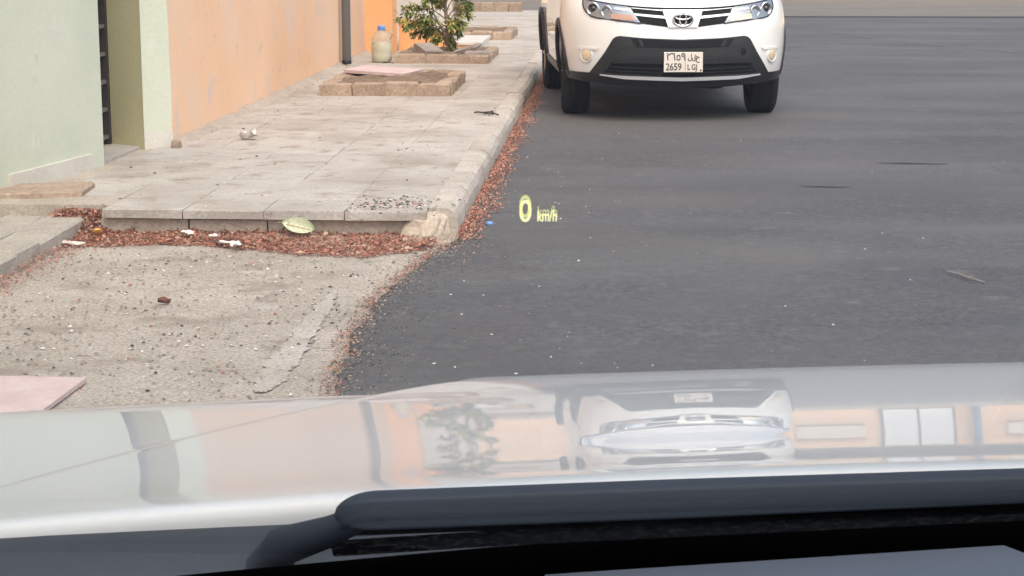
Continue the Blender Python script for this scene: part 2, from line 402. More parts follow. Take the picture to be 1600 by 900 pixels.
# broken corner: rubble where the kerb has crumbled
def stone(name, c, r, mat, parent=None, seed=0, sub=2, flat=1.0):
    bm = bmesh.new(); bmesh.ops.create_icosphere(bm, subdivisions=sub, radius=1)
    for v in bm.verts:
        d = 1 + .28 * nz(v.co.x * 1.3 + seed, v.co.y * 1.3, v.co.z * 1.3) + .12 * nz(v.co.x * 4, v.co.y * 4 + seed, v.co.z * 4)
        q = Vector([math.copysign(abs(k) ** .72, k) for k in v.co]) * d
        v.co = Vector((q.x * r[0], q.y * r[1], q.z * r[2] * flat))
    me = bpy.data.meshes.new(name); bm.to_mesh(me); bm.free(); me.materials.append(mat)
    return link(name, me, parent, c, (0, 0, seed))
rings = []
for i in range(19):
    t = i / 18; th = R(-125 + 135 * t)
    cx_, cy_, rx, ry = -.875, FY + .20, .170, .265
    ring = []
    for (k, z) in ((1.0, -.02), (.97, .03), (.92, .065), (.83, .098), (.68, .118), (.4, .131), (.05, .135)):
        q = 1 + .13 * nz(t * 5, z * 22, k * 3) + .07 * nz(t * 17, z * 50, 3)
        ring.append((cx_ + rx * k * q * math.cos(th), cy_ + ry * k * q * math.sin(th), z + (.008 * nz(t * 9, k * 6, 1) if z > .05 else 0)))
    rings.append(ring)
b = MB(); b.grid(rings, flip=False); b.build('corner_block', M['face'], po, False, True)

# ------------------------------------------------------------------ buildings on the left
def prism(b, pts, z0, z1, mi=0):
    n = len(pts)
    b.add([(x, y, z0) for x, y in pts] + [(x, y, z1) for x, y in pts],
          [tuple(range(n))[::-1], tuple(range(n, 2 * n))] + [(k, (k + 1) % n, n + (k + 1) % n, n + k) for k in range(n)], mi)
gh = empty('green_house', (-3.0, 9.0, 0)); tag(gh, 'pale green plastered house with a recessed dark door at the left edge', 'house')
def local(o, par):   # keep world coordinates for a part of an Empty
    o.parent = par; o.matrix_parent_inverse = Matrix.Translation(par.location).inverted() if par.rotation_euler.z == 0 else par.matrix_world.inverted(); return o
def wpart(b, name, mat, par, smooth=False, recalc=True):
    return local(b.build(name, mat, None, smooth, recalc), par)
b = MB(); prism(b, [(-4.23, 2.0), (-2.883, 10.19), (-3.16, 10.235), (-4.2, 10.235), (-9, 10.235), (-9, 2.0)], -.02, 4.2); wpart(b, 'wall', M['green'], gh)
b = MB(); prism(b, [(-3.25, 11.308), (-2.862, 11.04), (-2.852, 11.055), (-2.95, 11.40), (-3.25, 11.40)], ZP - .02, 4.2); wpart(b, 'door_jamb', M['olive'], gh)
# street end of the jamb, painted pale, with a wavering paint edge
n = 40; P = [[], []]
for i in range(n + 1):
    z = ZP - .02 + 4.0 * i / n
    k = .012 * nz(z * 3.1, 0, 0) + .006 * nz(z * 14, 0, 3) + .03 * sstep((z - .3) / 2.0)
    P[0].append((-2.864, 11.036, z)); P[1].append((-2.726 - k * .55, 11.19 - k * .2, z))
b = MB(); b.grid(P, flip=False)
b.grid([P[1], [(-2.80, 11.32, p[2]) for p in P[1]]]); wpart(b, 'door_pilaster', M['green'], gh, recalc=False)
b = MB(); prism(b, [(-2.862, 11.036), (-2.722, 11.19), (-2.74, 11.21), (-2.868, 11.055)], ZP - .02, ZP + .10); wpart(b, 'footing', M['plinth'], gh)
b = MB(); prism(b, [(-3.085, 9.07), (-3.05, 9.06), (-2.895, 10.02), (-2.93, 10.03)], ZP - .03, ZP + .085); wpart(b, 'plinth', M['plinth'], gh)
dr = MB(); dr.box((-3.20, 10.23, ZP), (-3.155, 11.23, 2.4)); door = wpart(dr, 'door', M['door'], gh)
def sub(b, name, mat, par):     # a sub-part drawn in world coordinates
    o = b.build(name, mat, None, False, True); o.parent = par
    o.matrix_parent_inverse = (Matrix.Translation(gh.location)).inverted() @ Matrix.Identity(4)
    return o
bpy.context.view_layer.update()
def subw(o, par):
    bpy.context.view_layer.update(); o.parent = par; o.matrix_parent_inverse = par.matrix_world.inverted(); return o
for k in range(13):
    z = ZP + .05 + k * .172
    b = MB(); b.box((-3.158, 10.25, z), (-3.125, 11.20, z + .022)); subw(b.build('bar', M['bar']), door)
b = MB(); b.box((-3.158, 11.175, ZP), (-3.118, 11.222, 2.4)); subw(b.build('door_stile', M['door']), door)
b = MB(); b.box((-3.20, 10.20, ZP - .03), (-2.90, 11.24, ZP + .012)); wpart(b, 'threshold', M['slab'], gh)

ph = empty('peach_house', (-3.0, 15.0, 0)); tag(ph, 'long peach plastered house wall with stained foot behind the pavement', 'house')
n = 60; P = []
for r_ in range(9):
    z = [ZP - .03, ZP + .02, ZP + .05, ZP + .1, .4, .8, 1.6, 3, 4.6][r_]
    P.append([(lerp(-2.735, -2.83, i / n) + .002 * nz(i * .7, z * 2, 0), lerp(11.19, 21.3, i / n), z) for i in range(n + 1)])
b = MB(); b.grid(P, flip=False)
b.add([(-2.80, 11.45, ZP - .03), (-2.80, 11.45, 4.6), (-9, 11.45, 4.6), (-9, 11.45, ZP - .03)], [(0, 1, 2, 3)])
b.add([(-2.735, 11.19, 4.6), (-2.83, 21.3, 4.6), (-9, 21.3, 4.6), (-9, 11.19, 4.6)], [(0, 1, 2, 3)])
wpart(b, 'wall', M['peach'], ph, recalc=False)
b = MB(); prism(b, [(-2.9, 21.2), (-2.515, 21.2), (-2.515, 21.66), (-2.9, 21.66)], ZP - .03, 4.6); wpart(b, 'pier', M['orange'], ph)
ch_ = empty('cream_house', (-3.5, 28, 0)); tag(ch_, 'cream plastered house further along the pavement behind the leafy plant', 'house')
b = MB(); prism(b, [(-2.86, 21.7), (-2.86, 33.5), (-9, 33.5), (-9, 21.7)], ZP - .03, 4.4); wpart(b, 'wall', M['cream'], ch_)
st = empty('entrance_steps', (-2.1, 22.3, ZP)); tag(st, 'orange sided entrance steps with white marble treads behind the plant', 'steps')
for k, (x0, x1, zt) in enumerate(((-1.84, -1.515, .25), (-2.16, -1.84, .40), (-2.50, -2.16, .545))):
    b = MB(); b.box((x0 - .001 * k, 21.70 + .003 * k, ZP - .02), (x1 - .02, 23.25, zt - .035)); wpart(b, 'step_side', M['orange'], st)
    b = MB(); b.block((x0 + .002, 21.67, zt - .035), (x1 + .015, 23.3, zt), .006); wpart(b, 'tread', M['marble'], st)
    b = MB(); b.box((x1 - .13 if k == 0 else x1 - .018, 21.69, ZP - .02 if k == 0 else (.25 if k == 1 else .40)), (x1, 23.28, zt - .036)); wpart(b, 'riser', M['marble'], st)

b = MB(); P = []
for i in range(120):
    y = 11.2 + i * (10 / 119); wx = lerp(-2.735, -2.83, (y - 11.2) / 10.1) + .012
    k = .05 + .035 * nz(y * 2.3, 0, 0) + .02 * nz(y * 9, 0, 1)
    P.append([(wx - .01, y, ZP + .012 + k * .45), (wx + k * .5, y, ZP + .006 + k * .14), (wx + k * 1.6, y, ZP - .006)])
b.grid(P, flip=False); tag(b.build('wall_foot_sand', M['bed'], None, True, True), 'drift of sand along the foot of the peach wall', 'sand', None, 'stuff')
dp = empty('drain_pipe', (-2.735, 18.95, ZP)); tag(dp, 'grey plastic drain pipe running down the peach wall', 'pipe')
b = MB(); b.tube([(0, 0, .035), (0, 0, 4.3)], .047, 16); b.build('pipe', M['pipe'], dp, True)
b = MB(); b.tube([(0, 0, .02), (0, 0, .04), (0, 0, .06)], [.050, .0505, .049], 16); b.build('pipe_mouth', M['car_black'], dp, True)
for z in (1.1, 2.6):
    b = MB(); b.lathe([(.049, z), (.054, z), (.054, z + .04), (.049, z + .04)], 16); b.box((-.10, -.012, z + .005), (-.05, .012, z + .035)); b.build('bracket', M['bar'], dp)

# far side of the cross street
fw = empty('boundary_wall', (6, 48.2, 0)); tag(fw, 'peach boundary wall with pale panels far across the cross street', 'wall')
b = MB(); b.box((-22, 48.2, 0), (40, 48.5, 3.2)); wpart(b, 'wall', M['peach'], fw)
b = MB(); b.box((-22, 47.6, 0), (40, 48.19, .16)); wpart(b, 'kerb', M['kerb'], fw)
for x0, x1 in ((4.6, 6.5), (10.3, 12.2), (14.5, 17.5)):
    b = MB(); b.box((x0, 48.12, .9), (x1, 48.195, 2.7)); wpart(b, 'panel', M['cream'], fw)
gt = empty('white_gate', (7.9, 48.1, .16)); tag(gt, 'white metal gate in the far boundary wall', 'gate')
b = MB(); b.box((-.95, 0, .05), (.95, .06, 2.7)); b.build('leaf_panel', M['far_white'], gt)
for x in (-.98, 0, .95):
    b = MB(); b.box((x, -.03, 0), (x + .06, .075, 2.8)); b.build('gate_post', M['bar'], gt)
bp = MB(); bp.tube([(9.45, 47.9, .16), (9.45, 47.9, 5.5)], .11, 12); bp.box((9.25, 47.7, .155), (9.65, 48.1, .2)); bp.tube([(9.45, 47.9, 5.3), (9.0, 47.0, 5.6)], .05, 8)
tag(bp.build('lamp_post', M['far_blue']), 'grey blue post standing before the far boundary wall', 'post')

# ------------------------------------------------------------------ tree pits on the pavement
def pit(name, label, x0, x1, y0, y1, h, nx, ny, seed):
    r = random.Random(seed); cx, cy = (x0 + x1) / 2, (y0 + y1) / 2
    e = empty(name, (cx, cy, ZP)); tag(e, label, 'tree pit', 'block edged tree pits on the pavement')
    wd = .13
    for side in range(2):
        yy = y0 if side == 0 else y1 - wd
        for k in range(nx):
            a = lerp(x0, x1, k / nx); c = lerp(x0, x1, (k + 1) / nx)
            b = MB(); b.block((a - cx + .003, yy - cy, -.05), (c - cx - .003, yy + wd - cy, h + r.uniform(-.012, .008)), .014, .009, r); b.build('edging_block', M['brick'], e)
        xx = x0 if side == 0 else x1 - wd
        for k in range(ny):
            a = lerp(y0 + wd, y1 - wd, k / ny); c = lerp(y0 + wd, y1 - wd, (k + 1) / ny)
            b = MB(); b.block((xx - cx, a - cy + .003, -.05), (xx + wd - cx, c - cy - .003, h + r.uniform(-.012, .008)), .014, .009, r); b.build('edging_block', M['brick'], e)
    b = MB(); b.grid([[(lerp(x0 + .11, x1 - .11, i / 14) - cx, lerp(y0 + .11, y1 - .11, j / 14) - cy, h * .90 + .03 * nz(i * .5, j * .5, seed)) for i in range(15)] for j in range(15)])
    b.build('soil', M['soil'], e, True)
    return e
pit('tree_pit', 'empty block edged tree pit with a pink marble slab on it', -2.42, -1.315, 15.15, 16.85, .105, 4, 6, 1)
pit('tree_pit', 'block edged tree pit with broken slabs and the leafy plant', -2.30, -1.27, 19.40, 21.15, .085, 3, 6, 2)
pit('tree_pit', 'block edged tree pit beyond the white marble steps', -2.35, -1.28, 24.3, 25.9, .11, 4, 5, 3)
e = empty('block_ledge', (-2.3, 35, ZP)); tag(e, 'low ledge of pale blocks at the far end of the pavement', 'ledge')
for k in range(6):
    b = MB(); b.block((-.95 + k * .27, -.16, -.05), (-.95 + k * .27 + .262, .16, .17), .012, .006, random.Random(k)); b.build('block', M['brick'], e)
b = MB(); b.block((-.29, -.24, 0), (.29, .24, .03), .004, .002, random.Random(2))
o = b.build('marble_slab', M['pink_marble']); o.location = (-2.03, 16.40, ZP + .108); o.rotation_euler = (R(1.5), R(2.5), R(-16))
tag(o, 'pink marble slab lying on the soil of the empty tree pit', 'slab')
def flat_rock(name, label, loc, size, rot, seed, mat='rock'):
    r = random.Random(seed); k = 6; ring = []
    for i in range(k):
        th = 2 * math.pi * i / k + r.uniform(-.2, .2); ring.append((math.cos(th) * size[0] * r.uniform(.85, 1.1), math.sin(th) * size[1] * r.uniform(.85, 1.1)))
    b = MB()
    b.add([(x, y, 0) for x, y in ring] + [(x * .97, y * .97, size[2] * r.uniform(.8, 1)) for x, y in ring], [tuple(range(k))[::-1], tuple(range(k, 2 * k))] + [(i, (i + 1) % k, k + (i + 1) % k, k + i) for i in range(k)])
    o = b.build(name, M[mat]); o.location = loc; o.rotation_euler = rot; tag(o, label, 'stone'); return o
b = MB(); b.block((-.115, -.115, 0), (.115, .115, .05), .006, .010, random.Random(8))
o = b.build('broken_slab', M['rock']); o.location = (-1.97, 19.85, ZP + .105); o.rotation_euler = (R(20), R(2), R(44)); tag(o, 'grey square slab tipped up left of the plant stem', 'stone')
b = MB(); b.block((-.14, -.10, 0), (.14, .10, .06), .01, .02, random.Random(18))
o = b.build('broken_slab', M['rock']); o.location = (-1.54, 19.95, ZP + .085); o.rotation_euler = (R(10), R(-14), R(-20)); tag(o, 'broken grey slab tilted right of the plant stem', 'stone')
b = MB(); b.block((-.13, -.07, 0), (.13, .07, .035), .008, .012, random.Random(28))
o = b.build('broken_slab', M['rock']); o.location = (-1.40, 19.55, ZP + .085); o.rotation_euler = (R(2), R(3), R(4)); tag(o, 'flat grey slab piece on the right corner of the planted pit', 'stone')

# plant
pl = empty('leafy_shrub', (-1.80, 20.35, ZP + .06)); tag(pl, 'young leafy shrub with green and yellowing leaves in the tree pit', 'shrub')
rng = random.Random(11)
trunk = [(0, 0, -.03), (.012, .0, .12), (.0, .01, .3), (-.02, .0, .55), (-.015, -.01, .85), (-.03, 0, 1.2), (-.02, .02, 1.5)]
b = MB(); b.tube(trunk, [.03, .027, .022, .019, .016, .012, .006], 8)
b.tube([(.005, 0, .02), (.045, .02, .14), (.08, .0, .34), (.15, -.02, .62), (.19, -.02, .95)], [.02, .017, .014, .011, .005], 7)
b.tube([(-.005, .0, .10), (-.05, -.02, .25), (-.14, -.02, .42), (-.22, .02, .75)], [.016, .013, .010, .005], 7)
spr = []
def branch(p0, p1, drop, r0=.008):
    p0, p1 = Vector(p0), Vector(p1); pts = []
    for i in range(7):
        t = i / 6; p = p0.lerp(p1, t); p.z += .10 * math.sin(t * math.pi * .8) - drop * t * t; p.x += .02 * nz(t * 4, p1.x * 9, 0); pts.append(p)
    b.tube(pts, [lerp(r0, .002, i / 6) for i in range(7)], 5); spr.append(pts)
targets = [(-.56, .0, .42), (-.50, .10, .52), (-.46, -.12, .33), (-.38, .05, .25), (-.34, -.1, .36), (-.27, .12, .24), (-.24, -.14, .62), (-.14, .2, .58), (-.08, -.18, .70), (-.05, .22, .84),
           (.08, -.18, .33), (.14, .1, .25), (.2, -.1, .35), (.26, .0, .46), (.27, .12, .55), (.2, .18, .66), (.1, -.2, .78), (-.36, .1, .78), (-.42, -.05, .95), (.3, -.02, .85), (.2, .1, 1.05), (-.2, .1, 1.1), (-.3, 0, 1.25), (.1, -.1, 1.3), (.06, .04, .10), (-.16, -.06, .14), (-.1, .05, 1.45)]
for (tx, ty, tz) in targets:
    h = max(.08, min(1.3, tz * .72 - .02)); branch((interp(h, [0, .5, 1.5], [0, -.01, -.02]), 0, h), (tx, ty, tz), .10)
b.build('stem', M['bark'], pl, True)
lf = MB()
def leaf(p, d, L, wd, mi):
    d = d.normalized(); s_ = d.cross(Vector((rng.uniform(-.4, .4), rng.uniform(-.4, .4), 1)))
    if s_.length < .1: s_ = Vector((1, 0, 0))
    s_.normalize(); n_ = s_.cross(d) * rng.uniform(-.16, .16) * L
    a, m_, c = p, p + d * L * .5 + n_, p + d * L
    lf.add([a, m_ + s_ * wd * .5 + n_ * .6, c, m_ - s_ * wd * .5 + n_ * .6, m_], [(0, 1, 4), (1, 2, 4), (2, 3, 4), (3, 0, 4)], mi)
for pts in spr:
    for k in range(84):
        t = rng.uniform(.22, 1.0) ** .8 * 6; i = min(5, int(t)); p = pts[i].lerp(pts[i + 1], t - i)
        ax = (pts[i + 1] - pts[i]).normalized()
        d = ax * .5 + Vector((rng.gauss(0, .55), rng.gauss(0, .55), rng.gauss(-.5, .5)))
        yel = .42 if (abs(p.x) < .14 and p.z > .3) else .16
        mi = 2 if rng.random() < yel else (0 if rng.random() < .62 else 1)
        leaf(p + Vector((rng.gauss(0, .018), rng.gauss(0, .018), rng.gauss(0, .018))), d, rng.uniform(.055, .105), rng.uniform(.024, .038), mi)
o = lf.build('foliage', [M['leaf_a'], M['leaf_b'], M['leaf_c']], pl); tag(o, kind='stuff')

# bottle
bt = empty('water_bottle', (-2.44, 19.55, ZP)); tag(bt, 'cloudy plastic water bottle with blue cap part filled with yellow liquid', 'bottle')
b = MB(); b.lathe([(.0, .004), (.095, .004), (.108, .018), (.111, .08), (.106, .10), (.111, .12), (.111, .19), (.106, .205), (.111, .22), (.108, .262), (.085, .305), (.05, .335), (.034, .348), (.034, .372)], 28)
b.build('bottle_wall', M['plastic'], bt, True)
b = MB(); b.lathe([(0, .007), (.092, .007), (.104, .02), (.106, .08), (.102, .10), (.106, .12), (.106, .19), (.102, .205), (.103, .222), (0, .224)], 28); b.build('liquid', M['liquid'], bt, True)
b = MB(); b.lathe([(.0365, .352), (.041, .354), (.041, .385), (.036, .395), (0, .397)], 20); b.lathe([(.034, .340), (.048, .343), (.048, .350), (.034, .352)], 20); b.build('cap', M['blue'], bt, True)
b = MB(); b.tube([(.10, -.05, .25), (.125, -.055, .29), (.10, -.045, .345), (.04, -.02, .358)], .009, 8); b.build('handle', M['plastic'], bt, True)

# ------------------------------------------------------------------ parked white car
car = empty('parked_car', (.585, 14.2, .02), R(5.2)); tag(car, 'white crossover car parked by the kerb facing the viewer', 'car')
Zk = [.20, .27, .30, .36, .42, .5, .6, .7, .8, .87, .97, 1.1]
def Wd(z): return interp(z, [.20, .30, .38, .55, .75, .9, 1.0, 1.12], [.84, .872, .888, .903, .915, .90, .882, .86])
def Nn(z): return interp(z, Zk, [.13, .075, .05, .022, .008, 0, .006, .022, .045, .075, .17, .4])
DD, EX = .78, 2.7
def Fy(x, z):
    k = min(.9995, abs(x) / Wd(z)); return Nn(z) + DD * (1 - (1 - k ** EX) ** (1 / EX))
def half_ring(nf=30, ns=84, nr=14):
    cols = []
    for i in range(nf): cols.append(('f', (i / nf) * math.pi / 2))
    for i in range(ns): cols.append(('s', .79 + (3.85 - .79) * i / (ns - 1)))
    for i in range(1, nr + 1): cols.append(('r', (1 - i / nr) * math.pi / 2))
    return cols
def colpt(c, z):
    W = Wd(z)
    if c[0] == 'f':
        th = c[1]; return W * math.sin(th) ** (2 / EX), Nn(z) + (DD - (Nn(z) * .0)) * (1 - math.cos(th) ** (2 / EX))
    if c[0] == 's':
        y = c[1] + Nn(z) * (1 - (c[1] - .79) / 3.06) ; return W - .02 * max(0, (c[1] - 2.6)) / 1.2, y
    th = c[1]; yr = 4.50 - .10 * max(0, z - .6)
    return (W - .02) * math.sin(th) ** .7, yr - .55 * (1 - math.cos(th) ** .7) if True else 0
AX = (.90, 3.56); AR = .405; TR = .345
def top_z(c):
    x, y = colpt(c, .9)
    if c[0] == 'f': return .876 + .105 * (x / Wd(.9)) ** 2.4
    return interp(y, [.8, 1.3, 2.6, 4.2], [.982, 1.03, 1.06, 1.10])
def bot_z(c, base):
    x, y = colpt(c, .5); zb = base
    for a in AX:
        if abs(y - a) < AR and x > .55: zb = max(zb, TR + math.sqrt(AR * AR - (y - a) ** 2))
    return zb
def body_strip(z0f, z1f, nl, off=0.0):
    cols = half_ring(); full = [(c, -1) for c in cols[::-1]] + [(c, 1) for c in cols[1:]]
    P = []
    for c, sg in full:
        z0, z1 = z0f(c), z1f(c); row = []
        for k in range(nl + 1):
            z = lerp(z0, max(z1, z0 + .001), k / nl); x, y = colpt(c, z)
            row.append((sg * (x + off), y - (off if c[0] == 'f' else 0), z))
        P.append(row)
    return P
b = MB(); P = body_strip(lambda c: bot_z(c, .375), top_z, 16); b.grid(P, flip=True)
# rolled edge and wheel arch return
b.grid([[p[0] for p in P], [(p[0][0] * .95, p[0][1], p[0][2] - .004) for p in P]], flip=False)
o = b.build('body', M['car_white'], car, True)
b = MB(); 
def skirt_z(c): return .262 + .055 * (colpt(c, .35)[0] / Wd(.35)) ** 2 if c[0] == 'f' else .30
P2 = body_strip(lambda c: min(bot_z(c, skirt_z(c)), .374), lambda c: .376, 4, .006)
b.grid(P2, flip=True); b.build('sill_cladding', M['car_black'], car, True)
for s_ in (-1, 1):       # black arch lips
    for a in AX:
        b = MB(); pts = []
        for k in range(25):
            th = math.pi * (k / 24); y = a + math.cos(th) * (AR + .012); z = TR + math.sin(th) * (AR + .012)
            if z < .24: continue
            xx = Wd(min(z, 1.0)) - .004
            if y < .79:
                kk = max(0, 1 - max(0, (.80 - (y - Nn(z))) / DD)); xx = Wd(z) * (1 - (1 - kk) ** EX) ** (1 / EX)
            pts.append((s_ * xx, y, z))
        b.tube(pts, .020, 8); b.build('arch_lip', M['car_black'], car, True)
# bonnet between the two top edges, with a shut line round it
cols = half_ring(); tops = []
for c in cols:
    z = top_z(c); x, y = colpt(c, z)
    if y > 1.28: break
    tops.append((x, y, z))
b = MB(); P = []
for (x, y, z) in tops:
    row = []
    for k in range(25):
        t = -1 + 2 * k / 24; u = 1 - t * t
        crown = (.03 + .125 * min(1, (y - .07) / 1.1)) * u * min(1, x / .35 + .05) * (.55 if y < .2 else 1)
        row.append((x * t * .988, y + .010 - .06 * u * (x / .9) * 0, z + .008 + crown))
    P.append(row)
b.grid(P, flip=False); b.build('bonnet', M['car_white'], car, True)
b = MB(); b.tube([(-x, y - .002, z + .001) for x, y, z in tops[:0:-1]] + [(x, y - .002, z + .001) for x, y, z in tops], .006, 6); b.build('bonnet_gap', M['car_dark'], car, True)
# cabin
b = MB()
def cab(yb, zb, xb, yt, zt, xt): return (yb, zb, xb, yt, zt, xt)
rows = [[(-.80, 1.24, 1.03), (-.83, 2.0, 1.05), (-.83, 3.0, 1.07), (-.80, 4.0, 1.09), (-.74, 4.36, 1.10)],
        [(-.70, 1.75, 1.42), (-.72, 2.15, 1.46), (-.72, 3.0, 1.48), (-.70, 3.9, 1.46), (-.64, 4.2, 1.42)],
        [(-.60, 2.05, 1.60), (-.62, 2.3, 1.645), (-.62, 3.0, 1.665), (-.60, 3.75, 1.64), (-.56, 4.05, 1.60)],
        [(0, 1.98, 1.655), (0, 2.3, 1.70), (0, 3.0, 1.71), (0, 3.8, 1.68), (0, 4.12, 1.63)]]
full = rows + [[(-x, y, z) for x, y, z in r] for r in rows[-2::-1]]
b.grid(full, flip=True)
b.add([rows[0][0], rows[1][0], rows[2][0], rows[3][0]] + [(-x, y, z) for x, y, z in (rows[2][0], rows[1][0], rows[0][0])], [(0, 1, 2, 3, 4, 5, 6)])
b.add([rows[0][-1], rows[1][-1], rows[2][-1], rows[3][-1]] + [(-x, y, z) for x, y, z in (rows[2][-1], rows[1][-1], rows[0][-1])], [(6, 5, 4, 3, 2, 1, 0)])
b.build('cabin', M['car_white'], car)
b = MB(); b.add([(-.72, 1.235, 1.06), (.72, 1.235, 1.06), (.56, 1.94, 1.585), (-.56, 1.94, 1.585)], [(0, 1, 2, 3)]); b.build('windscreen', M['dark_glass'], car)
for s_ in (-1, 1):
    for (a0, a1, c0, c1) in ((1.62, 2.55, 1.95, 2.55), (2.62, 3.45, 2.62, 3.42), (3.52, 4.0, 3.5, 3.85)):
        b = MB(); b.add([(s_ * .832, a0, 1.09), (s_ * .832, a1, 1.10), (s_ * .728, c1, 1.47), (s_ * .728, c0, 1.45)], [(0, 1, 2, 3)]); b.build('side_window', M['dark_glass'], car, False, True)
    b = MB(); m4 = Matrix.Translation((s_ * .98, 1.62, 1.12))
    b.lathe([(0, -.075), (.06, -.07), (.095, -.03), (.10, .02), (.075, .065), (0, .078)], 16, 0, m4); b.box((s_ * .84 if s_ > 0 else -.93, 1.60, 1.07), (.93 if s_ > 0 else -.84, 1.66, 1.11)); b.build('door_mirror', M['car_white'], car, True)
b = MB(); b.box((-.60, .42, .275), (.60, 4.25, .90)); b.build('underbody', M['car_dark'], car)

# patches that follow the curved nose
def patch(name, bot, top, off, mat, parent, ns=14, nr=5, thick=.012, smooth=True):
    def along(pts, t):
        L = [0]
        for i in range(1, len(pts)): L.append(L[-1] + math.hypot(pts[i][0] - pts[i - 1][0], pts[i][1] - pts[i - 1][1]))
        s_ = t * L[-1]
        for i in range(1, len(pts)):
            if s_ <= L[i] + 1e-9:
                k = (s_ - L[i - 1]) / max(1e-9, L[i] - L[i - 1]); return (lerp(pts[i - 1][0], pts[i][0], k), lerp(pts[i - 1][1], pts[i][1], k))
        return pts[-1]
    P = []
    for j in range(nr + 1):
        row = []
        for i in range(ns + 1):
            a, c = along(bot, i / ns), along(top, i / ns); x, z = lerp(a[0], c[0], j / nr), lerp(a[1], c[1], j / nr)
            row.append((x, Fy(x, z) - off, z))
        P.append(row)
    b = MB(); b.grid(P)
    if thick:
        rim = [P[0][i] for i in range(ns + 1)] + [P[j][ns] for j in range(1, nr + 1)] + [P[nr][i] for i in range(ns - 1, -1, -1)] + [P[j][0] for j in range(nr - 1, 0, -1)]
        back = [(x, y + thick, z) for x, y, z in rim]; k = len(rim)
        b.add(rim + back, [(i, k + i, k + (i + 1) % k, (i + 1) % k) for i in range(k)])
    o = b.build(name, mat, parent, False, False)
    if smooth: sharp(o, 40)
    return o
def mir(pts, s_): return [(s_ * x, z) for x, z in pts]
# lower black bumper
bump_bot = [(-.70, .374), (-.60, .30), (-.35, .272), (0, .266), (.35, .272), (.60, .30), (.70, .374)]
bump_top = [(-.70, .374), (-.515, .668), (-.30, .648), (0, .640), (.30, .648), (.515, .668), (.70, .374)]
bt_l = [(-.715, .372), (-.62, .292), (-.35, .268), (0, .262), (.35, .268), (.62, .292), (.715, .372)]
bumper = patch('lower_bumper', bt_l, [(-.71, .378), (-.60, .54), (-.54, .645), (-.505, .669), (-.30, .652), (0, .641), (.30, .652), (.505, .669), (.54, .645), (.60, .54), (.71, .378)], .010, M['car_black'], car, 60, 18, .02)
patch('upper_intake', [(-.36, .585), (0, .573), (.36, .585)], [(-.41, .650), (0, .632), (.41, .650)], .0125, M['car_dark'], bumper, 20, 3, .006)
for s_ in (-1, 1):
    patch('intake_post', mir([(.30, .588), (.325, .588)][::s_], s_), mir([(.325, .642), (.35, .642)][::s_], s_), .016, M['car_black'], bumper, 2, 2, .006)
patch('mid_beam', [(-.56, .462), (0, .452), (.56, .462)], [(-.50, .560), (-.40, .572), (0, .566), (.40, .572), (.50, .560)], .028, M['car_black'], bumper, 30, 5, .025)
patch('lower_intake', [(-.605, .378), (0, .352), (.605, .378)], [(-.545, .452), (0, .446), (.545, .452)], .0128, M['car_dark'], bumper, 30, 3, .006)
for k in range(2):
    z = .383 + k * .026
    patch('intake_slat', [(-.57 + k * .02, z + .012), (0, z - .006), (.57 - k * .02, z + .012)], [(-.57 + k * .02, z + .02), (0, z + .002), (.57 - k * .02, z + .02)], .02, M['car_black'], bumper, 24, 1, .01)
patch('chrome_strip', [(-.635, .358), (-.45, .332), (0, .318), (.45, .332), (.635, .358)], [(-.635, .366), (-.45, .357), (0, .347), (.45, .357), (.635, .366)], .034, M['satin'], car, 40, 3, .02)
b = MB(); 
b.lathe([(0, -.004), (.021, -.004), (.026, 0), (.026, .01)], 20, 0, Matrix.Translation((.475, Fy(.475, .55) - .030, .548)) @ Matrix.Rotation(R(90), 4, 'X').inverted()); b.build('tow_hook_cap', M['car_dark'], bumper)
# grille, badge panel, emblem
for s_ in (-1, 1):
    g_ = patch('grille', mir([(.115, .737), (.34, .766)][::s_], s_), mir([(.155, .868), (.40, .886)][::s_], s_), .004, M['car_dark'], car, 12, 5, .01)
    patch('grille_bar', mir([(.135, .802), (.37, .826)][::s_], s_), mir([(.14, .822), (.378, .842)][::s_], s_), .012, M['satin'], g_, 10, 2, .012)
    patch('grille_bar', mir([(.152, .860), (.39, .880)][::s_], s_), mir([(.154, .866), (.396, .886)][::s_], s_), .012, M['satin'], g_, 10, 1, .01)
bd = patch('badge_panel', [(-.115, .735), (.115, .735)], [(-.158, .872), (.158, .872)], .016, M['car_white'], car, 8, 5, .02)
em = empty('emblem'); em.parent = car; em.location = (0, Fy(0, .795) - .024, .795)
b = MB(); b.lathe([(0, 0), (.074, 0), (.074, .004), (0, .004)], 32, 0, Matrix.Diagonal((1, 1, .68, 1)) @ Matrix.Rotation(R(90), 4, 'X').inverted()); b.build('backing', M['car_dark'], em)
def ell(rx, rz, dz, rad):
    b = MB(); b.tube([(rx * math.cos(t * math.pi / 20), -.004, dz + rz * math.sin(t * math.pi / 20)) for t in range(40)], rad, 8, 0, True); b.build('ring', M['chrome'], em, True)
ell(.076, .052, 0, .0085); ell(.026, .046, 0, .0078); ell(.060, .020, .020, .0078)
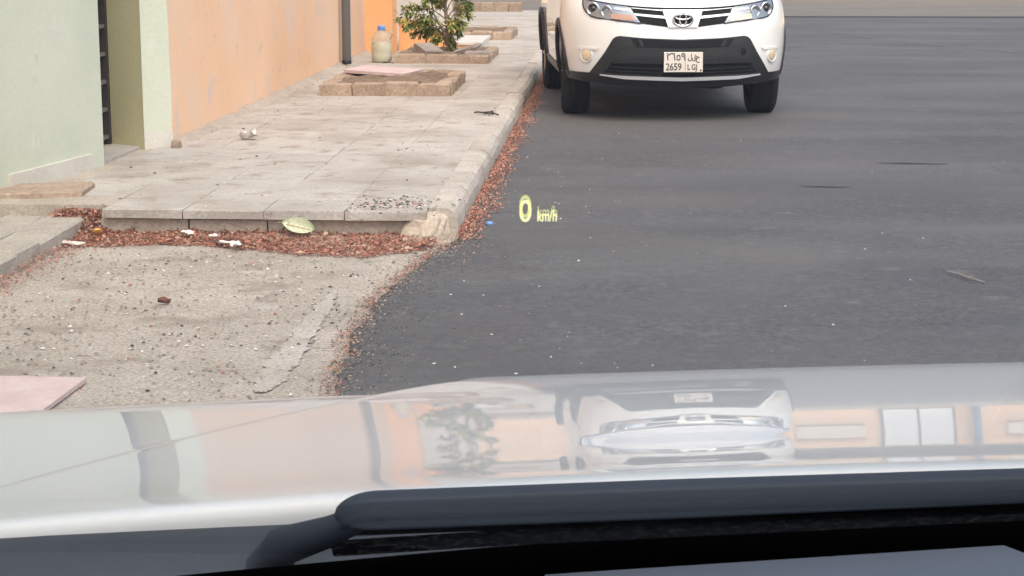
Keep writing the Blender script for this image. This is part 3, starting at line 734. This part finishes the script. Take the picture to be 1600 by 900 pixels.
# headlights
for s_ in (-1, 1):
    outer = [(.755, .955), (.757, .90), (.74, .85), (.70, .815), (.655, .803)]
    hb = [(.752, .875), (.735, .845), (.70, .815), (.655, .803), (.50, .785), (.325, .765)]; ht = [(.752, .955), (.62, .928), (.50, .906), (.41, .889), (.37, .83), (.328, .768)]
    hl = patch('headlight', mir(hb[::-s_], s_), mir(ht[::-s_], s_), .006, M['lamp_house'], car, 22, 8, .012)
    patch('reflector_strip', mir([(.40, .855), (.56, .875)][::s_], s_), mir([(.405, .872), (.56, .895)][::s_], s_), .011, M['chrome'], hl, 6, 1, .006)
    patch('indicator', mir([(.37, .783), (.555, .800)][::s_], s_), mir([(.39, .830), (.555, .838)][::s_], s_), .012, M['amber'] if s_ < 0 else M['foglamp'], hl, 8, 2, .006)
    for (lx, lz, lr, dk) in ((.685, .872, .046, True), (.585, .855, .040, False)):
        y0 = Fy(lx, lz); ang = .55 * s_
        m4 = Matrix.Translation((s_ * lx, y0 - .010, lz)) @ Matrix.Rotation(ang * .8, 4, 'Z') @ Matrix.Rotation(R(90), 4, 'X')
        b = MB(); b.lathe([(lr + .008, -.02), (lr + .008, .008), (lr, .012), (lr * .82, .002), (lr * .5, -.012), (0, -.018)], 24, 0, m4); b.build('bezel', M['chrome'], hl, True)
        b = MB(); b.lathe([(lr * .60, -.008), (lr * .55, .006), (lr * .35, .015), (0, .019)], 20, 0, m4); b.build('bulb_lens', M['dark_glass'] if dk else M['lens'], hl, True)
    patch('lamp_lens', mir(hb[::-s_], s_), mir(ht[::-s_], s_), .026, M['lens'], hl, 22, 8, 0)
    b = MB(); b.tube([(s_ * x, Fy(x, z) - .007, z) for x, z in ht[:1] + [(.757, .90)] + hb], .005, 6); b.build('lamp_gasket', M['car_dark'], hl, True)
    # fog lamp in its recess
    y0 = Fy(.735, .515); ang = .75 * s_
    m4 = Matrix.Translation((s_ * .735, y0 - .002, .513)) @ Matrix.Rotation(ang, 4, 'Z') @ Matrix.Rotation(R(90), 4, 'X')
    b = MB(); b.lathe([(.062, -.02), (.062, .004), (.054, .008), (.050, .0)], 24, 0, m4); fl = b.build('fog_lamp', M['satin'], car, True)
    b = MB(); b.lathe([(.051, .0), (.04, .008), (.02, .012), (0, .013)], 24, 0, m4); b.build('lamp_glass', M['foglamp'], fl, True)
    patch('fog_ledge', mir([(.655, .556), (.80, .556)][::s_], s_), mir([(.645, .574), (.80, .574)][::s_], s_), .012, M['car_white'], car, 6, 2, .014)
# plate
plx = 0.0; py0 = Fy(0, .47) - .05
pt = MB(); pt.block((-.152, -.078, -.006), (.152, .078, 0), .003)
po2 = pt.build('number_plate', M['plate'], car); po2.location = (0, py0, .47); po2.rotation_euler = (R(90), 0, 0)
def ptext(body, x, z, size, sx=1.0, name='lettering', bold=.001):
    return text_mesh(name, body, size, M['ink'], po2, Matrix.Translation((x, z, .0015)), .0003, sx, bold)
ptext('2659', -.138, -.062, .078, .80); ptext('L', .030, -.058, .06, .8); ptext('G', .062, -.058, .06, .8); ptext('J', .098, -.058, .06, .8)
ptext('\u0662\u0666\u0665\u0669', -.135, .014, .085, .9)
ptext('\u062d', .098, .020, .06, .8); ptext('\u0642', .066, .020, .06, .8); ptext('\u0644', .034, .022, .06, .8)
b = MB(); b.box((-.002 + .016, -.068, .0008), (.002 + .014, .068, .0018)); b.build('divider', M['ink'], po2)
b = MB(); b.lathe([(0, .004), (.006, .004), (.007, .001)], 10, 0, Matrix.Translation((.137, -.062, 0))); b.build('screw', M['ink'], po2)
# wheels
def wheel(x, y, s_):
    e = empty('wheel'); e.parent = car; e.location = (x, y, TR - .012)
    e.rotation_euler = (0, 0, R(-3) if y < 2 else 0)
    m4 = Matrix.Rotation(R(90), 4, 'Y')
    wv = .11
    prof = [(.235, -wv + .012), (.25, -wv), (.30, -wv - .004), (.328, -wv + .012), (.341, -wv + .03)]
    prof += [(.345, -.06), (.345, -.052), (.338, -.050), (.338, -.042), (.345, -.040), (.346, -.006), (.338, -.004), (.338, .004), (.346, .006), (.345, .040), (.338, .042), (.338, .050), (.345, .052), (.345, .06)]
    prof += [(.341, wv - .03), (.328, wv - .012), (.30, wv + .004), (.25, wv), (.235, wv - .012)]
    b = MB(); b.lathe(prof, 48, 0, m4); t = b.build('tyre', M['tyre'], e); sharp(t, 30)
    b = MB(); b.lathe([(.237, -.09), (.237, .085), (.225, .098), (.215, .085), (.20, .05), (.05, .055), (0, .06)] if s_ > 0 else [(.237, .09), (.237, -.085), (.225, -.098), (.215, -.085), (.20, -.05), (.05, -.055), (0, -.06)], 32, 0, m4)
    for k in range(5):
        th = 2 * math.pi * k / 5
        b.tube([(s_ * .075, .03 * math.cos(th), .03 * math.sin(th)), (s_ * .088, .21 * math.cos(th), .21 * math.sin(th))], [.030, .024], 6)
    b.build('rim', M['alloy'], e, True)
for s_ in (-1, 1):
    for a in AX: wheel(s_ * .772, a, s_)

# ------------------------------------------------------------------ pavers and loose blocks at the left
e = empty('paver_step', (-2.8, 8.0, 0)); tag(e, 'low step of grey concrete pavers beside the red litter at the left', 'step')
rng = random.Random(21)
for c_ in range(3):
    y = 6.62 + (.14 if c_ % 2 else 0)
    while y < 8.7:
        L_ = .30
        b = MB(); b.block((-2.52 - (c_ + 1) * .215 + .8 + .003 + 2.0, y - 8 + .003, -.02), (-2.52 - c_ * .215 + 2.8 - .003, min(y + L_, 8.86) - 8 - .003, .085 + rng.uniform(-.006, .006)), .012, .005, rng)
        b.build('paver', M['paver'], e); y += L_
b = MB(); b.block((-.24, -.19, 0), (.24, .19, .062), .008, .006, random.Random(4))
o = b.build('stone_block', M['brick']); o.location = (-2.885, 9.01, .105); o.rotation_euler = (R(0), R(-1), R(6)); tag(o, 'flat tan stone block at the foot of the green wall', 'block')
b = MB(); b.block((-.30, -.30, -.004), (.30, .30, .012), .002, .001, random.Random(4))
o = b.build('floor_tile', M['pink_marble']); o.location = (-1.968, 5.255, .010); o.rotation_euler = (0, 0, R(-2)); tag(o, 'pink square floor tile set in the driveway at the lower left', 'tile')
stone('loose_stone', (-2.68, 11.10, ZP + .022), (.036, .03, .034), M['brick'], None, 3); tag(bpy.data.objects['loose_stone'], 'brown stone leaning at the corner of peach and green walls', 'stone')

# ------------------------------------------------------------------ litter
def flakes(name, label, N, place, smin, smax, mats, wts, seed, cat='litter'):
    r = random.Random(seed); b = MB(); cum = []; t = 0
    for w_ in wts: t += w_; cum.append(t)
    for _ in range(N):
        p = place(r)
        if p is None: continue
        x, y, z = p; s_ = smin + (smax - smin) * r.random() ** 2; a = r.uniform(0, 6.283); el = r.uniform(.25, .8)
        q = Matrix.Translation((x, y, z)) @ Matrix.Rotation(a, 4, 'Z') @ Matrix.Rotation(r.gauss(0, .5), 4, 'X') @ Matrix.Rotation(r.gauss(0, .4), 4, 'Y')
        k = r.random() * t; mi = next(i for i, c in enumerate(cum) if k <= c)
        h = s_ * r.uniform(.05, .3)
        b.add([q @ Vector(v) for v in ((-s_, 0, 0), (0, -s_ * el, h), (s_, 0, 0), (0, s_ * el, h))], [(0, 1, 2), (0, 2, 3)], mi)
    o = b.build(name, mats); tag(o, label, cat, None, 'stuff'); return o
def front_edge(x):  # where the heap of litter ends on the apron
    return interp(x, [-3.2, -2.55, -2.4, -2.1, -1.8, -1.4, -1.1, -.9, -.8], [8.36, 8.30, 8.22, 8.30, 8.28, 8.06, 8.03, 8.16, 8.28]) + .05 * nz(x * 5, 0, 7) + .03 * nz(x * 17, 0, 8)
def heap_z(x, y):
    t = (y - front_edge(x)) / max(.05, FY + .02 - front_edge(x))
    if t <= 0: return 0
    return .002 + (.020 + .016 * nz(x * 3.5, y * 3, 2)) * sstep(t)
b = MB(); P = []
for i in range(70):
    x = -3.0 + i * (2.2 / 69); e0 = front_edge(x)
    P.append([(x, lerp(e0, FY + .03 if x > -2.62 else FY + .35, j / 8), (-.012 if j == 0 else .001) + heap_z(x, lerp(e0, FY + .03, j / 8))) for j in range(9)])
b.grid(P, flip=True); o = b.build('red_dust', M['red_dust'], None, True); tag(o, 'reddish dust heaped against the near end of the pavement', 'dust', None, 'stuff')
def pl_front(r):
    x = r.uniform(-3.0, -.80); e0 = front_edge(x); t = min(1, abs(r.gauss(.42, .45))); y = lerp(e0 - .07, FY + .01 if x > -2.6 else FY + .3, t)
    if nz(x * 6, y * 9, 4) < -.12 and r.random() < .45: return None
    return (x, y, .003 + heap_z(x, y) + r.uniform(0, .010))
LM = [M['lit_red'], M['lit_pink'], M['lit_dark'], M['lit_tan']]
flakes('leaf_litter', 'red brown dry leaf litter heaped along the near pavement end', 24000, pl_front, .0018, .011, LM, (5, 2.5, 2, 1.5), 1)
flakes('dry_leaf_bits', 'larger curled leaf bits on top of the red litter heap', 520, lambda r: (lambda p: p and (p[0], p[1] + .01, p[2] + .008))(pl_front(r)), .007, .024, [M['lit_red'], M['lit_tan'], M['lit_dark'], M['brick']], (4, 3, 3, 2), 11)
def nook_z(x, y): return .004 + .098 * sstep((y - 8.36) / .27) * sstep((-2.33 - x) / .12)
def pl_nook(r):
    if r.random() < .62:
        x = r.uniform(-2.68, -2.33); y = r.uniform(8.36, 8.63); return (x, y, nook_z(x, y) + .003 + r.uniform(0, .016))
    x = r.uniform(-3.2, -2.55); y = 8.88 + r.gauss(0, .05); return (x, y, .088 + .03 * r.random())
flakes('nook_litter', 'red brown leaves piled between the paver step and tan block', 7500, pl_nook, .0022, .014, LM, (5, 2, 3, 2), 14)
b = MB(); b.grid([[(-2.72 + i * .02, 8.35 + j * .03, nook_z(-2.72 + i * .02, 8.35 + j * .03) - .004) for i in range(21)] for j in range(10)])
tag(b.build('nook_dust', M['red_dust'], None, True), 'red dust bank below the tan stone block', 'dust', None, 'stuff')
def pl_dust(r):
    x = r.uniform(-2.95, -.85); return (x, front_edge(x) - abs(r.gauss(0, .09)) + .03, .009)
flakes('fine_litter', 'fine red crumbs thinning out from the litter onto the driveway', 5000, pl_dust, .0012, .0045, LM, (4, 3, 1.5, 3), 12)
def pl_pav(r):
    y = r.uniform(6.4, 8.5); x = -2.515 + abs(r.gauss(0, .07)); return (x, y, .010 + .03 * math.exp(-(x + 2.515) * 14) * r.random())
flakes('paver_litter', 'red dry litter along the foot of the paver step', 2600, pl_pav, .0025, .009, LM, (5, 2, 2, 1), 2)
def pl_gut(r):
    y = 8.45 + (20 - 8.45) * r.random() ** 1.25 - abs(r.gauss(0, .09))
    wd = .085 + .045 * nz(y * 1.3, 0, 3) + .025 * nz(y * 5, 0, 1); x = -.700 + min(1.6, abs(r.gauss(0, .62))) * wd
    if nz(y * 2.2, x * 7, 6) < -.1 and r.random() < .55: return None
    return (x, y, .020 + .018 * math.exp(-(x + .70) * 22) + r.uniform(0, .006))
flakes('gutter_litter', 'pinkish red petals and litter in the gutter along the kerb', 30000, pl_gut, .0018, .010, LM, (3.5, 4, 2, 2), 3)
def pl_edge(r):
    y = r.uniform(5.0, 8.35); x = road_edge(y) - .012 + r.gauss(0, .02) - abs(r.gauss(0, .012))
    if nz(y * 4, 0, 9) < -.25 and r.random() < .7: return None
    return (x, y, .012 + r.uniform(0, .008))
flakes('edge_litter', 'thin line of red litter where the asphalt meets the driveway', 3000, pl_edge, .0018, .0065, LM, (4, 3, 2, 1.5), 4)
def grit(name, label, N, place, smin, smax, mats, wts, seed):
    r = random.Random(seed); b = MB(); tot = sum(wts)
    for _ in range(N):
        p = place(r)
        if p is None: continue
        s_ = smin + (smax - smin) * r.random() ** 3; k = r.random() * tot; mi = 0
        for i, w_ in enumerate(wts):
            if k <= w_: mi = i; break
            k -= w_
        q = Matrix.Translation(p) @ Matrix.Rotation(r.uniform(0, 6.28), 4, 'Z')
        j = lambda: r.uniform(.6, 1.2) * s_
        b.add([q @ Vector(v) for v in ((-j(), -j() * .7, 0), (j(), -j() * .7, 0), (j(), j() * .7, 0), (-j(), j() * .7, 0), (r.uniform(-.3, .3) * s_, r.uniform(-.3, .3) * s_, s_ * r.uniform(.4, .9)))], [(0, 1, 4), (1, 2, 4), (2, 3, 4), (3, 0, 4)], mi)
    o = b.build(name, mats); tag(o, label, 'grit', None, 'stuff'); return o
GM = [M['gravel_l'], M['gravel_m'], M['gravel_d'], M['lit_red']]
def pg_apron(r):
    x, y = r.uniform(-2.6, -.86), r.uniform(4.9, 8.4)
    if nz(x * 2.2, y * 1.6, 3) < r.uniform(-.5, .35): return None
    return (x, y, .004)
grit('driveway_grit', 'small stones and grit scattered over the driveway', 7000, pg_apron, .0010, .009, GM, (1.2, 4.5, 1.6, .4), 5)
def pg_pave(r):
    x, y = r.uniform(-2.75, -.86), r.uniform(8.5, 15)
    if r.random() < .5: x, y = r.gauss(-1.0, .14), r.gauss(8.72, .13)
    elif r.random() < .4: x = -2.74 + abs(r.gauss(0, .12)); y = r.uniform(11.2, 19)
    if hole(x, y) or x < -2.85 + (.0 if y > 10 else .1): return None
    return (x, y, ZP)
grit('pavement_grit', 'dark and pale crumbs scattered over the pavement slabs', 1100, pg_pave, .0015, .011, GM, (1.2, 3, 4, .5), 6)
def pg_road(r):
    y = 5 + 9 * r.random(); x = road_edge(y) + .05 + abs(r.gauss(0, .35)) + (r.random() ** 3) * 2.5
    return (x, y, .0185)
grit('road_grit', 'pale grit scattered on the asphalt near the kerb', 620, pg_road, .0012, .0065, GM, (4, 3, 2, .8), 7)
def pg_corner(r):
    x, y = r.gauss(-.66, .09), r.gauss(8.15, .16)
    return (x, y, .014) if x > -.86 else None
grit('corner_rubble', 'crumbled asphalt and concrete bits at the broken kerb corner', 700, pg_corner, .002, .010, [M['gravel_d'], M['gravel_m'], M['lit_pink'], M['tar']], (3, 2, 2, 4), 8)

def pg_band(r):
    y = r.uniform(4.9, 8.5); x = road_edge(y) + .02 + abs(r.gauss(0, .13)); return (x, y, .0165)
grit('loose_chippings', 'dark loose asphalt chippings along the near road edge', 5000, pg_band, .001, .0055, [M['tar'], M['asphalt'], M['gravel_m']], (5, 4, 1.2), 19)
def pg_edge(r):
    y = r.uniform(4.8, 8.35); x = road_edge(y) + r.gauss(.0, .035)
    return (x, y, .006 if x < road_edge(y) else .016)
grit('edge_crumbs', 'crumbs of asphalt and stone along the ragged road edge', 4200, pg_edge, .0012, .0065, [M['asphalt'], M['gravel_m'], M['lit_tan'], M['tar']], (6, 3, 1.5, 2), 9)

# single scraps
def scrap(name, label, cat, loc, size, mat, rot=(0, 0, 0), seed=0, curl=.25, n=6, shape='rect'):
    r = random.Random(seed); P = []
    for j in range(n + 1):
        row = []
        for i in range(n + 1):
            u, v = i / n * 2 - 1, j / n * 2 - 1
            k = 1.0
            if shape == 'leaf': k = max(.03, math.cos(u * math.pi / 2) ** .75)
            x, y = u * size[0] / 2, v * k * size[1] / 2
            if shape == 'rect' and (abs(u) == 1 or abs(v) == 1): x += r.gauss(0, size[0] * .07); y += r.gauss(0, size[1] * .07)
            row.append((x, y, curl * size[1] * (v * v * .6 + .5 * nz(u * 1.5 + seed, v * 1.5, seed)) + .002))
        P.append(row)
    b = MB(); b.grid(P); b.grid([[(x, y, z - .0012) for x, y, z in row] for row in P], flip=True)
    o = b.build(name, mat, None, True); o.location = loc; o.rotation_euler = rot
    tag(o, label, cat); return o
scrap('large_leaf', 'large pale green leaf leaning on the pavement end', 'leaf', (-1.455, 8.405, .066), (.168, .085), M['pale_leaf'], (R(48), R(12), R(-6)), 1, .30, 10, 'leaf')
b = MB(); b.tube([(-.105, 0, .001), (-.05, 0, .0035), (0, 0, .0045), (.05, 0, .0035), (.09, 0, .003)], [.0022, .002, .0016, .0012, .0006], 6)
for k in range(5):
    for s_ in (-1, 1): b.tube([(-.06 + k * .026, 0, .004), (-.04 + k * .026, s_ * .026 * (1 - abs(k - 2) * .15), .006)], [.0009, .0005], 4)
o = b.build('midrib', M['lit_tan'], bpy.data.objects['large_leaf'], True)
scrap('dry_leaf', 'orange yellow curled dry leaf among the red litter', 'leaf', (-2.42, 8.38, .034), (.05, .035), M['orange_leaf'], (R(15), R(10), R(20)), 2, .9, 6, 'leaf')
for k, (x, y, z, sx, sy, a, lab) in enumerate((
        (-1.985, 8.38, .034, .06, .032, 15, 'white paper scrap lying highest against the pavement end'),
        (-1.84, 8.30, .032, .045, .03, 40, 'small white paper scrap midway in the red litter'),
        (-1.77, 8.20, .022, .065, .018, -8, 'thin white paper strip at the rim of the red litter'),
        (-1.70, 8.13, .020, .06, .045, 50, 'folded white paper scrap nearest the driveway'),
        (-2.48, 8.16, .016, .115, .03, 5, 'narrow pale sliver lying where driveway meets the litter'))):
    scrap('paper_scrap', lab, 'scrap', (x, y, z), (sx, sy), M['paper'], (R(14), R(6), R(a)), 10 + k, .5, 4)
o = scrap('crumpled_wrapper', 'small crumpled white wrapper on the pavement near the peach wall', 'wrapper', (-2.33, 11.60, ZP + .012), (.12, .09), M['paper'], (R(10), 0, R(20)), 31, .9, 7)
b = MB(); b.lathe([(0, .014), (.013, .014), (.016, .011), (.0165, 0)], 14); b.lathe([(.0165, 0), (.0175, .001), (.0175, .004), (.0165, .005)], 14)
o = b.build('bottle_cap', M['blue'], None, True); o.location = (-.578, 8.86, .0185); tag(o, 'small blue bottle cap on the asphalt near the kerb corner', 'bottle cap')
b = MB(); b.tube([(1.44, 7.585, .03), (1.47, 7.50, .034), (1.50, 7.43, .031), (1.535, 7.385, .028), (1.552, 7.36, .025)], [.004, .0045, .004, .0035, .002], 6); b.tube([(1.49, 7.45, .032), (1.53, 7.45, .034)], [.003, .0015], 5)
tag(b.build('stick', M['rock']), 'thin curved stick lying alone on the asphalt at right', 'stick')
b = MB()
for pts in ([(-.98, 13.55), (-.93, 13.50), (-.87, 13.52), (-.80, 13.30)], [(-.93, 13.50), (-.90, 13.40), (-.84, 13.34)], [(-.87, 13.52), (-.86, 13.62)], [(-.96, 13.53), (-.99, 13.47)]):
    b.tube([(x, y, ZP + .012 + .008 * abs(nz(x * 9, y * 9, 0))) for x, y in pts], .006, 5)
tag(b.build('twig', M['twig']), 'dark forked twig lying on the kerb edge beside the car', 'twig')
scrap('dry_leaf', 'small curled brown leaf alone on the driveway', 'leaf', (-1.72, 6.83, .010), (.05, .03), M['lit_dark'], (R(10), R(6), R(10)), 44, .8, 5, 'leaf')

# ------------------------------------------------------------------ the car the photograph is taken from
ego = empty('viewer_car', (0, 0, 0), R(3.011)); tag(ego, 'silver white bonnet, wiper and dashboard of the car in the foreground', 'car')
HP = [(1.2350,1.00585),(1.2480,1.00453),(1.2639,1.00241),(1.2825,0.99954),(1.3027,0.99629),(1.3230,0.99309),(1.3431,0.99001),(1.3631,0.98707),(1.3830,0.98424),(1.4029,0.98146),(1.4232,0.97869),(1.4437,0.97592),(1.4648,0.97307),(1.4866,0.97011),(1.5091,0.96704),(1.5325,0.96385),(1.5566,0.96053),(1.5817,0.95705),(1.6078,0.95341),(1.6350,0.94960),(1.6633,0.94561),(1.6928,0.94141),(1.7237,0.93697),(1.7561,0.93228),(1.7902,0.92729),(1.8263,0.92194),(1.8646,0.91618),(1.9063,0.90974),(1.9529,0.90226),(2.0120,0.89196),(2.0936,0.87569)]
prof = [(1.2195, .985), (1.2185, .99), (1.2183, .9955), (1.2195, 1.0018), (1.2225, 1.0050), (1.2275, 1.0062)]
def cr(p0, p1, p2, p3, t):
    return tuple(.5 * (2 * p1[k] + (p2[k] - p0[k]) * t + (2 * p0[k] - 5 * p1[k] + 4 * p2[k] - p3[k]) * t * t + (3 * p1[k] - p0[k] - 3 * p2[k] + p3[k]) * t ** 3) for k in (0, 1))
ext = [(2.18, .8545), (2.27, .826), (2.36, .785), (2.43, .73), (2.47, .66), (2.48, .56), (2.47, .40), (2.42, .25)]
full = [prof[-1]] + HP + ext
dense = list(prof)
for i in range(1, len(full) - 2):
    for q in range(4): dense.append(cr(full[i - 1], full[i], full[i + 1], full[i + 2], q / 4))
dense += full[-2:]
XC = .36; XW = 1.0           # car centre line and half width, seen from the driver's place
def hood_dz(x, y):
    k_ = max(0, min(1, (y - 1.25) / .8)); d = lerp(.055, .036, k_) * x - lerp(.05, .012, k_) * x * x
    xc = interp(y, [1.2, 1.4, 2.05, 2.5], [-.47, -.40, -.045, .0])
    d -= .016 * sstep((xc - x) / .095)
    xr = 2 * XC - xc + .10
    d -= .016 * sstep((x - xr) / .095)
    a = abs(x - XC)
    if a > .99: d -= 2.0 * (a - .99) ** 2
    return d
xs = [-.66 + i * (2.04 / 160) for i in range(161)]
b = MB(); b.grid([[(x, y - .02 * max(0, abs(x - XC) - .25) ** 2, z + hood_dz(x, y) * (1 if z > .7 else max(0, (z - .25) / .45))) for x in xs] for (y, z) in dense], flip=False)
hood = b.build('bonnet', M['ego_paint'], ego, True)
# wings: from the bonnet side down to the sill, each with a wheel behind
for s_ in (-1, 1):
    x0 = xs[0] if s_ < 0 else xs[-1]
    P = []
    for (y, z) in dense[::3]:
        zz = z + hood_dz(x0, y) * (1 if z > .7 else max(0, (z - .25) / .45)); yy = y - .02 * max(0, abs(x0 - XC) - .25) ** 2
        P.append([(x0 + s_ * k, yy if y > 1.3 else yy, max(.22, zz - d)) for k, d in ((.0, 0.0), (.02, .012), (.035, .04), (.045, .10), (.05, .3), (.045, .5), (.03, .8))])
    b = MB(); b.grid(P, flip=(s_ > 0)); b.build('wing', M['ego_paint'], ego, True)
TILT = .036
def tl(x): return TILT * x - .02 * max(0, -.12 - x) ** 1.5
def ribbon(name, pts, mat, parent=ego, x0=-.62, x1=1.36, n=60, tf=None):
    """A lengthwise strip across the car: pts is its section (y, z) from front to back."""
    P = [[(lerp(x0, x1, i / n), y - .05 * max(0, abs(lerp(x0, x1, i / n) - XC) - .3) ** 2, z + (tf or tl)(lerp(x0, x1, i / n))) for i in range(n + 1)] for (y, z) in pts]
    b = MB(); b.grid(P, flip=True); return b.build(name, mat, parent, True, False)
ribbon('cowl_panel', [(1.245, .975), (1.222, .986), (1.205, .983), (1.19, .976), (1.168, .969), (1.15, .962), (1.145, .90)], M['cowl'])
GS = .65
def gz(y): return 1.0066 + GS * (1.10 - y)
# windscreen pane, 4 mm thick
b = MB(); ys_ = [1.175, 1.0, .8, .6, .4, .2, .05]; n = 24
for dz in (0, -.004):
    b.grid([[(lerp(-.5, 1.34, i / n), y, gz(y) + dz + tl(lerp(-.5, 1.34, i / n))) for i in range(n + 1)] for y in ys_], flip=(dz == 0))
ws = b.build('windscreen', M['windscreen'], ego, True)
def tl2(x): return (.05 if x > 0 else .09) * x
ribbon('glass_border', [(1.174, gz(1.174) - .016), (1.13, gz(1.13) - .016), (1.055, gz(1.055) - .016)], M['rubber'], ws, -.5, 1.34, tf=tl2)
ribbon('dust_line', [(1.112, gz(1.112) + .0015), (1.100, gz(1.100) + .003), (1.088, gz(1.088) + .003), (1.078, gz(1.078) + .0015)], M['dusty'], ws, -.115, 1.3, tf=lambda x: (tl(x) + tl2(x)) / 2)
ribbon('lower_seal', [(1.078, gz(1.078) + .001), (1.070, gz(1.070) + .0025), (1.062, gz(1.062) + .001)], M['rubber'], ws, -.105, 1.3)
# wiper: rounded housing lying on the glass
b = MB(); P = []; n = 90
wx0, wx1 = -.108, 1.05
for i in range(n + 1):
    t = i / n; x = wx0 + (wx1 - wx0) * t ** 1.5
    endk = math.sqrt(max(0, 1 - (1 - min(1, (x - wx0) / .026)) ** 2)); endk = max(endk, .02)
    h = .0105 * endk * interp(x, [-.2, .1, .3, .5, 1.1], [1, 1, .86, .7, .5])
    yc = 1.052; zc = gz(1.058) + .012 + tl(x) - .0015 * (1 - endk) + interp(x, [-.1, .3, 1.0], [0, .0015, .003])
    row = []
    for k in range(17):
        th = 2 * math.pi * k / 16; c, s2 = math.cos(th), math.sin(th)
        row.append((x, yc - .010 * math.copysign(abs(c) ** .3, c) * max(.3, endk), zc + h * math.copysign(abs(s2) ** .3, s2)))
    P.append(row)
b.grid(P, flip=False); wp = b.build('wiper', M['wiper'], ego, True)
b = MB(); b.tube([(-.078, 1.045, gz(1.05) + .010 + tl(-.08)), (-.115, 1.09, gz(1.09) + .008 + tl(-.12)), (-.150, 1.13, gz(1.13) + .012 + tl(-.15)), (-.165, 1.16, gz(1.16) + .006 + tl(-.16)), (-.17, 1.19, .955)], [.007, .010, .013, .015, .015], 12); b.build('wiper_arm', M['wiper'], wp, True)
b = MB(); b.tube([(-.098, 1.073, gz(1.073) + .014 + tl(-.1)), (-.088, 1.066, gz(1.066) + .004 + tl(-.09)), (-.07, 1.062, gz(1.062) + .003 + tl(-.07)), (.4, 1.064, gz(1.064) + .003 + tl(.4)), (1.0, 1.064, gz(1.064) + .003 + tl(1.0))], [.003, .004, .004, .004, .003], 8); b.build('wiper_rubber', M['rubber'], wp, True)
# dashboard
da = ribbon('dashboard', [(1.16, .93), (1.085, .978), (1.07, .987), (1.03, 1.0), (.95, 1.028), (.80, 1.045), (.55, 1.03), (.50, .98), (.48, .80)], M['dash'], ego, -.48, 1.32)
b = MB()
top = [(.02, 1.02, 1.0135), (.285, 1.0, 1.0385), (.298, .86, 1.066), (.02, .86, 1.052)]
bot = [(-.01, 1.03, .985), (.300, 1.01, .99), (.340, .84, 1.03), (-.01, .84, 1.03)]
b.add(top + bot, [(0, 3, 2, 1)] + [(k, (k + 1) % 4, 4 + (k + 1) % 4, 4 + k) for k in range(4)]); b.build('glass_reflection_panel', M['dash_reflection'], da, False, True)  # added raised panel, shaped to stand in for a pale reflection in the glass
# lit speed reading in the windscreen
yh = .675; glass_dir = Vector((0, -1, GS)).normalized()      # up along the pane
hud = empty('head_up_display'); hud.parent = ego; hud.location = (0, yh, gz(yh) + .0015)
st_ = 2.30
ori = Matrix(((1, 0, 0, 0), (0, glass_dir.y * st_, 0, 0), (0, glass_dir.z * st_, 1, 0), (0, 0, 0, 1)))
def hud_text(body, x, up, size, mat, sx=1.0, bold=0.0, name='speed_digit'):
    return text_mesh(name, body, size, mat, hud, Matrix.Translation((x, glass_dir.y * up * st_, glass_dir.z * up * st_)) @ ori, 0, sx, bold)
hud_text('0', .0025, -.0054, .0125, M['hud_ghost'], .80, .0001)  # dimmer glowing copies imitate the double reflection in the pane
hud_text('0', .0025, -.0072, .0125, M['hud'], .84, .0)
hud_text('km/h', .0096, -.0052, .0062, M['hud_ghost'], .62, .0, 'unit')
hud_text('km/h', .0096, -.0069, .0062, M['hud'], .62, .0001, 'unit')
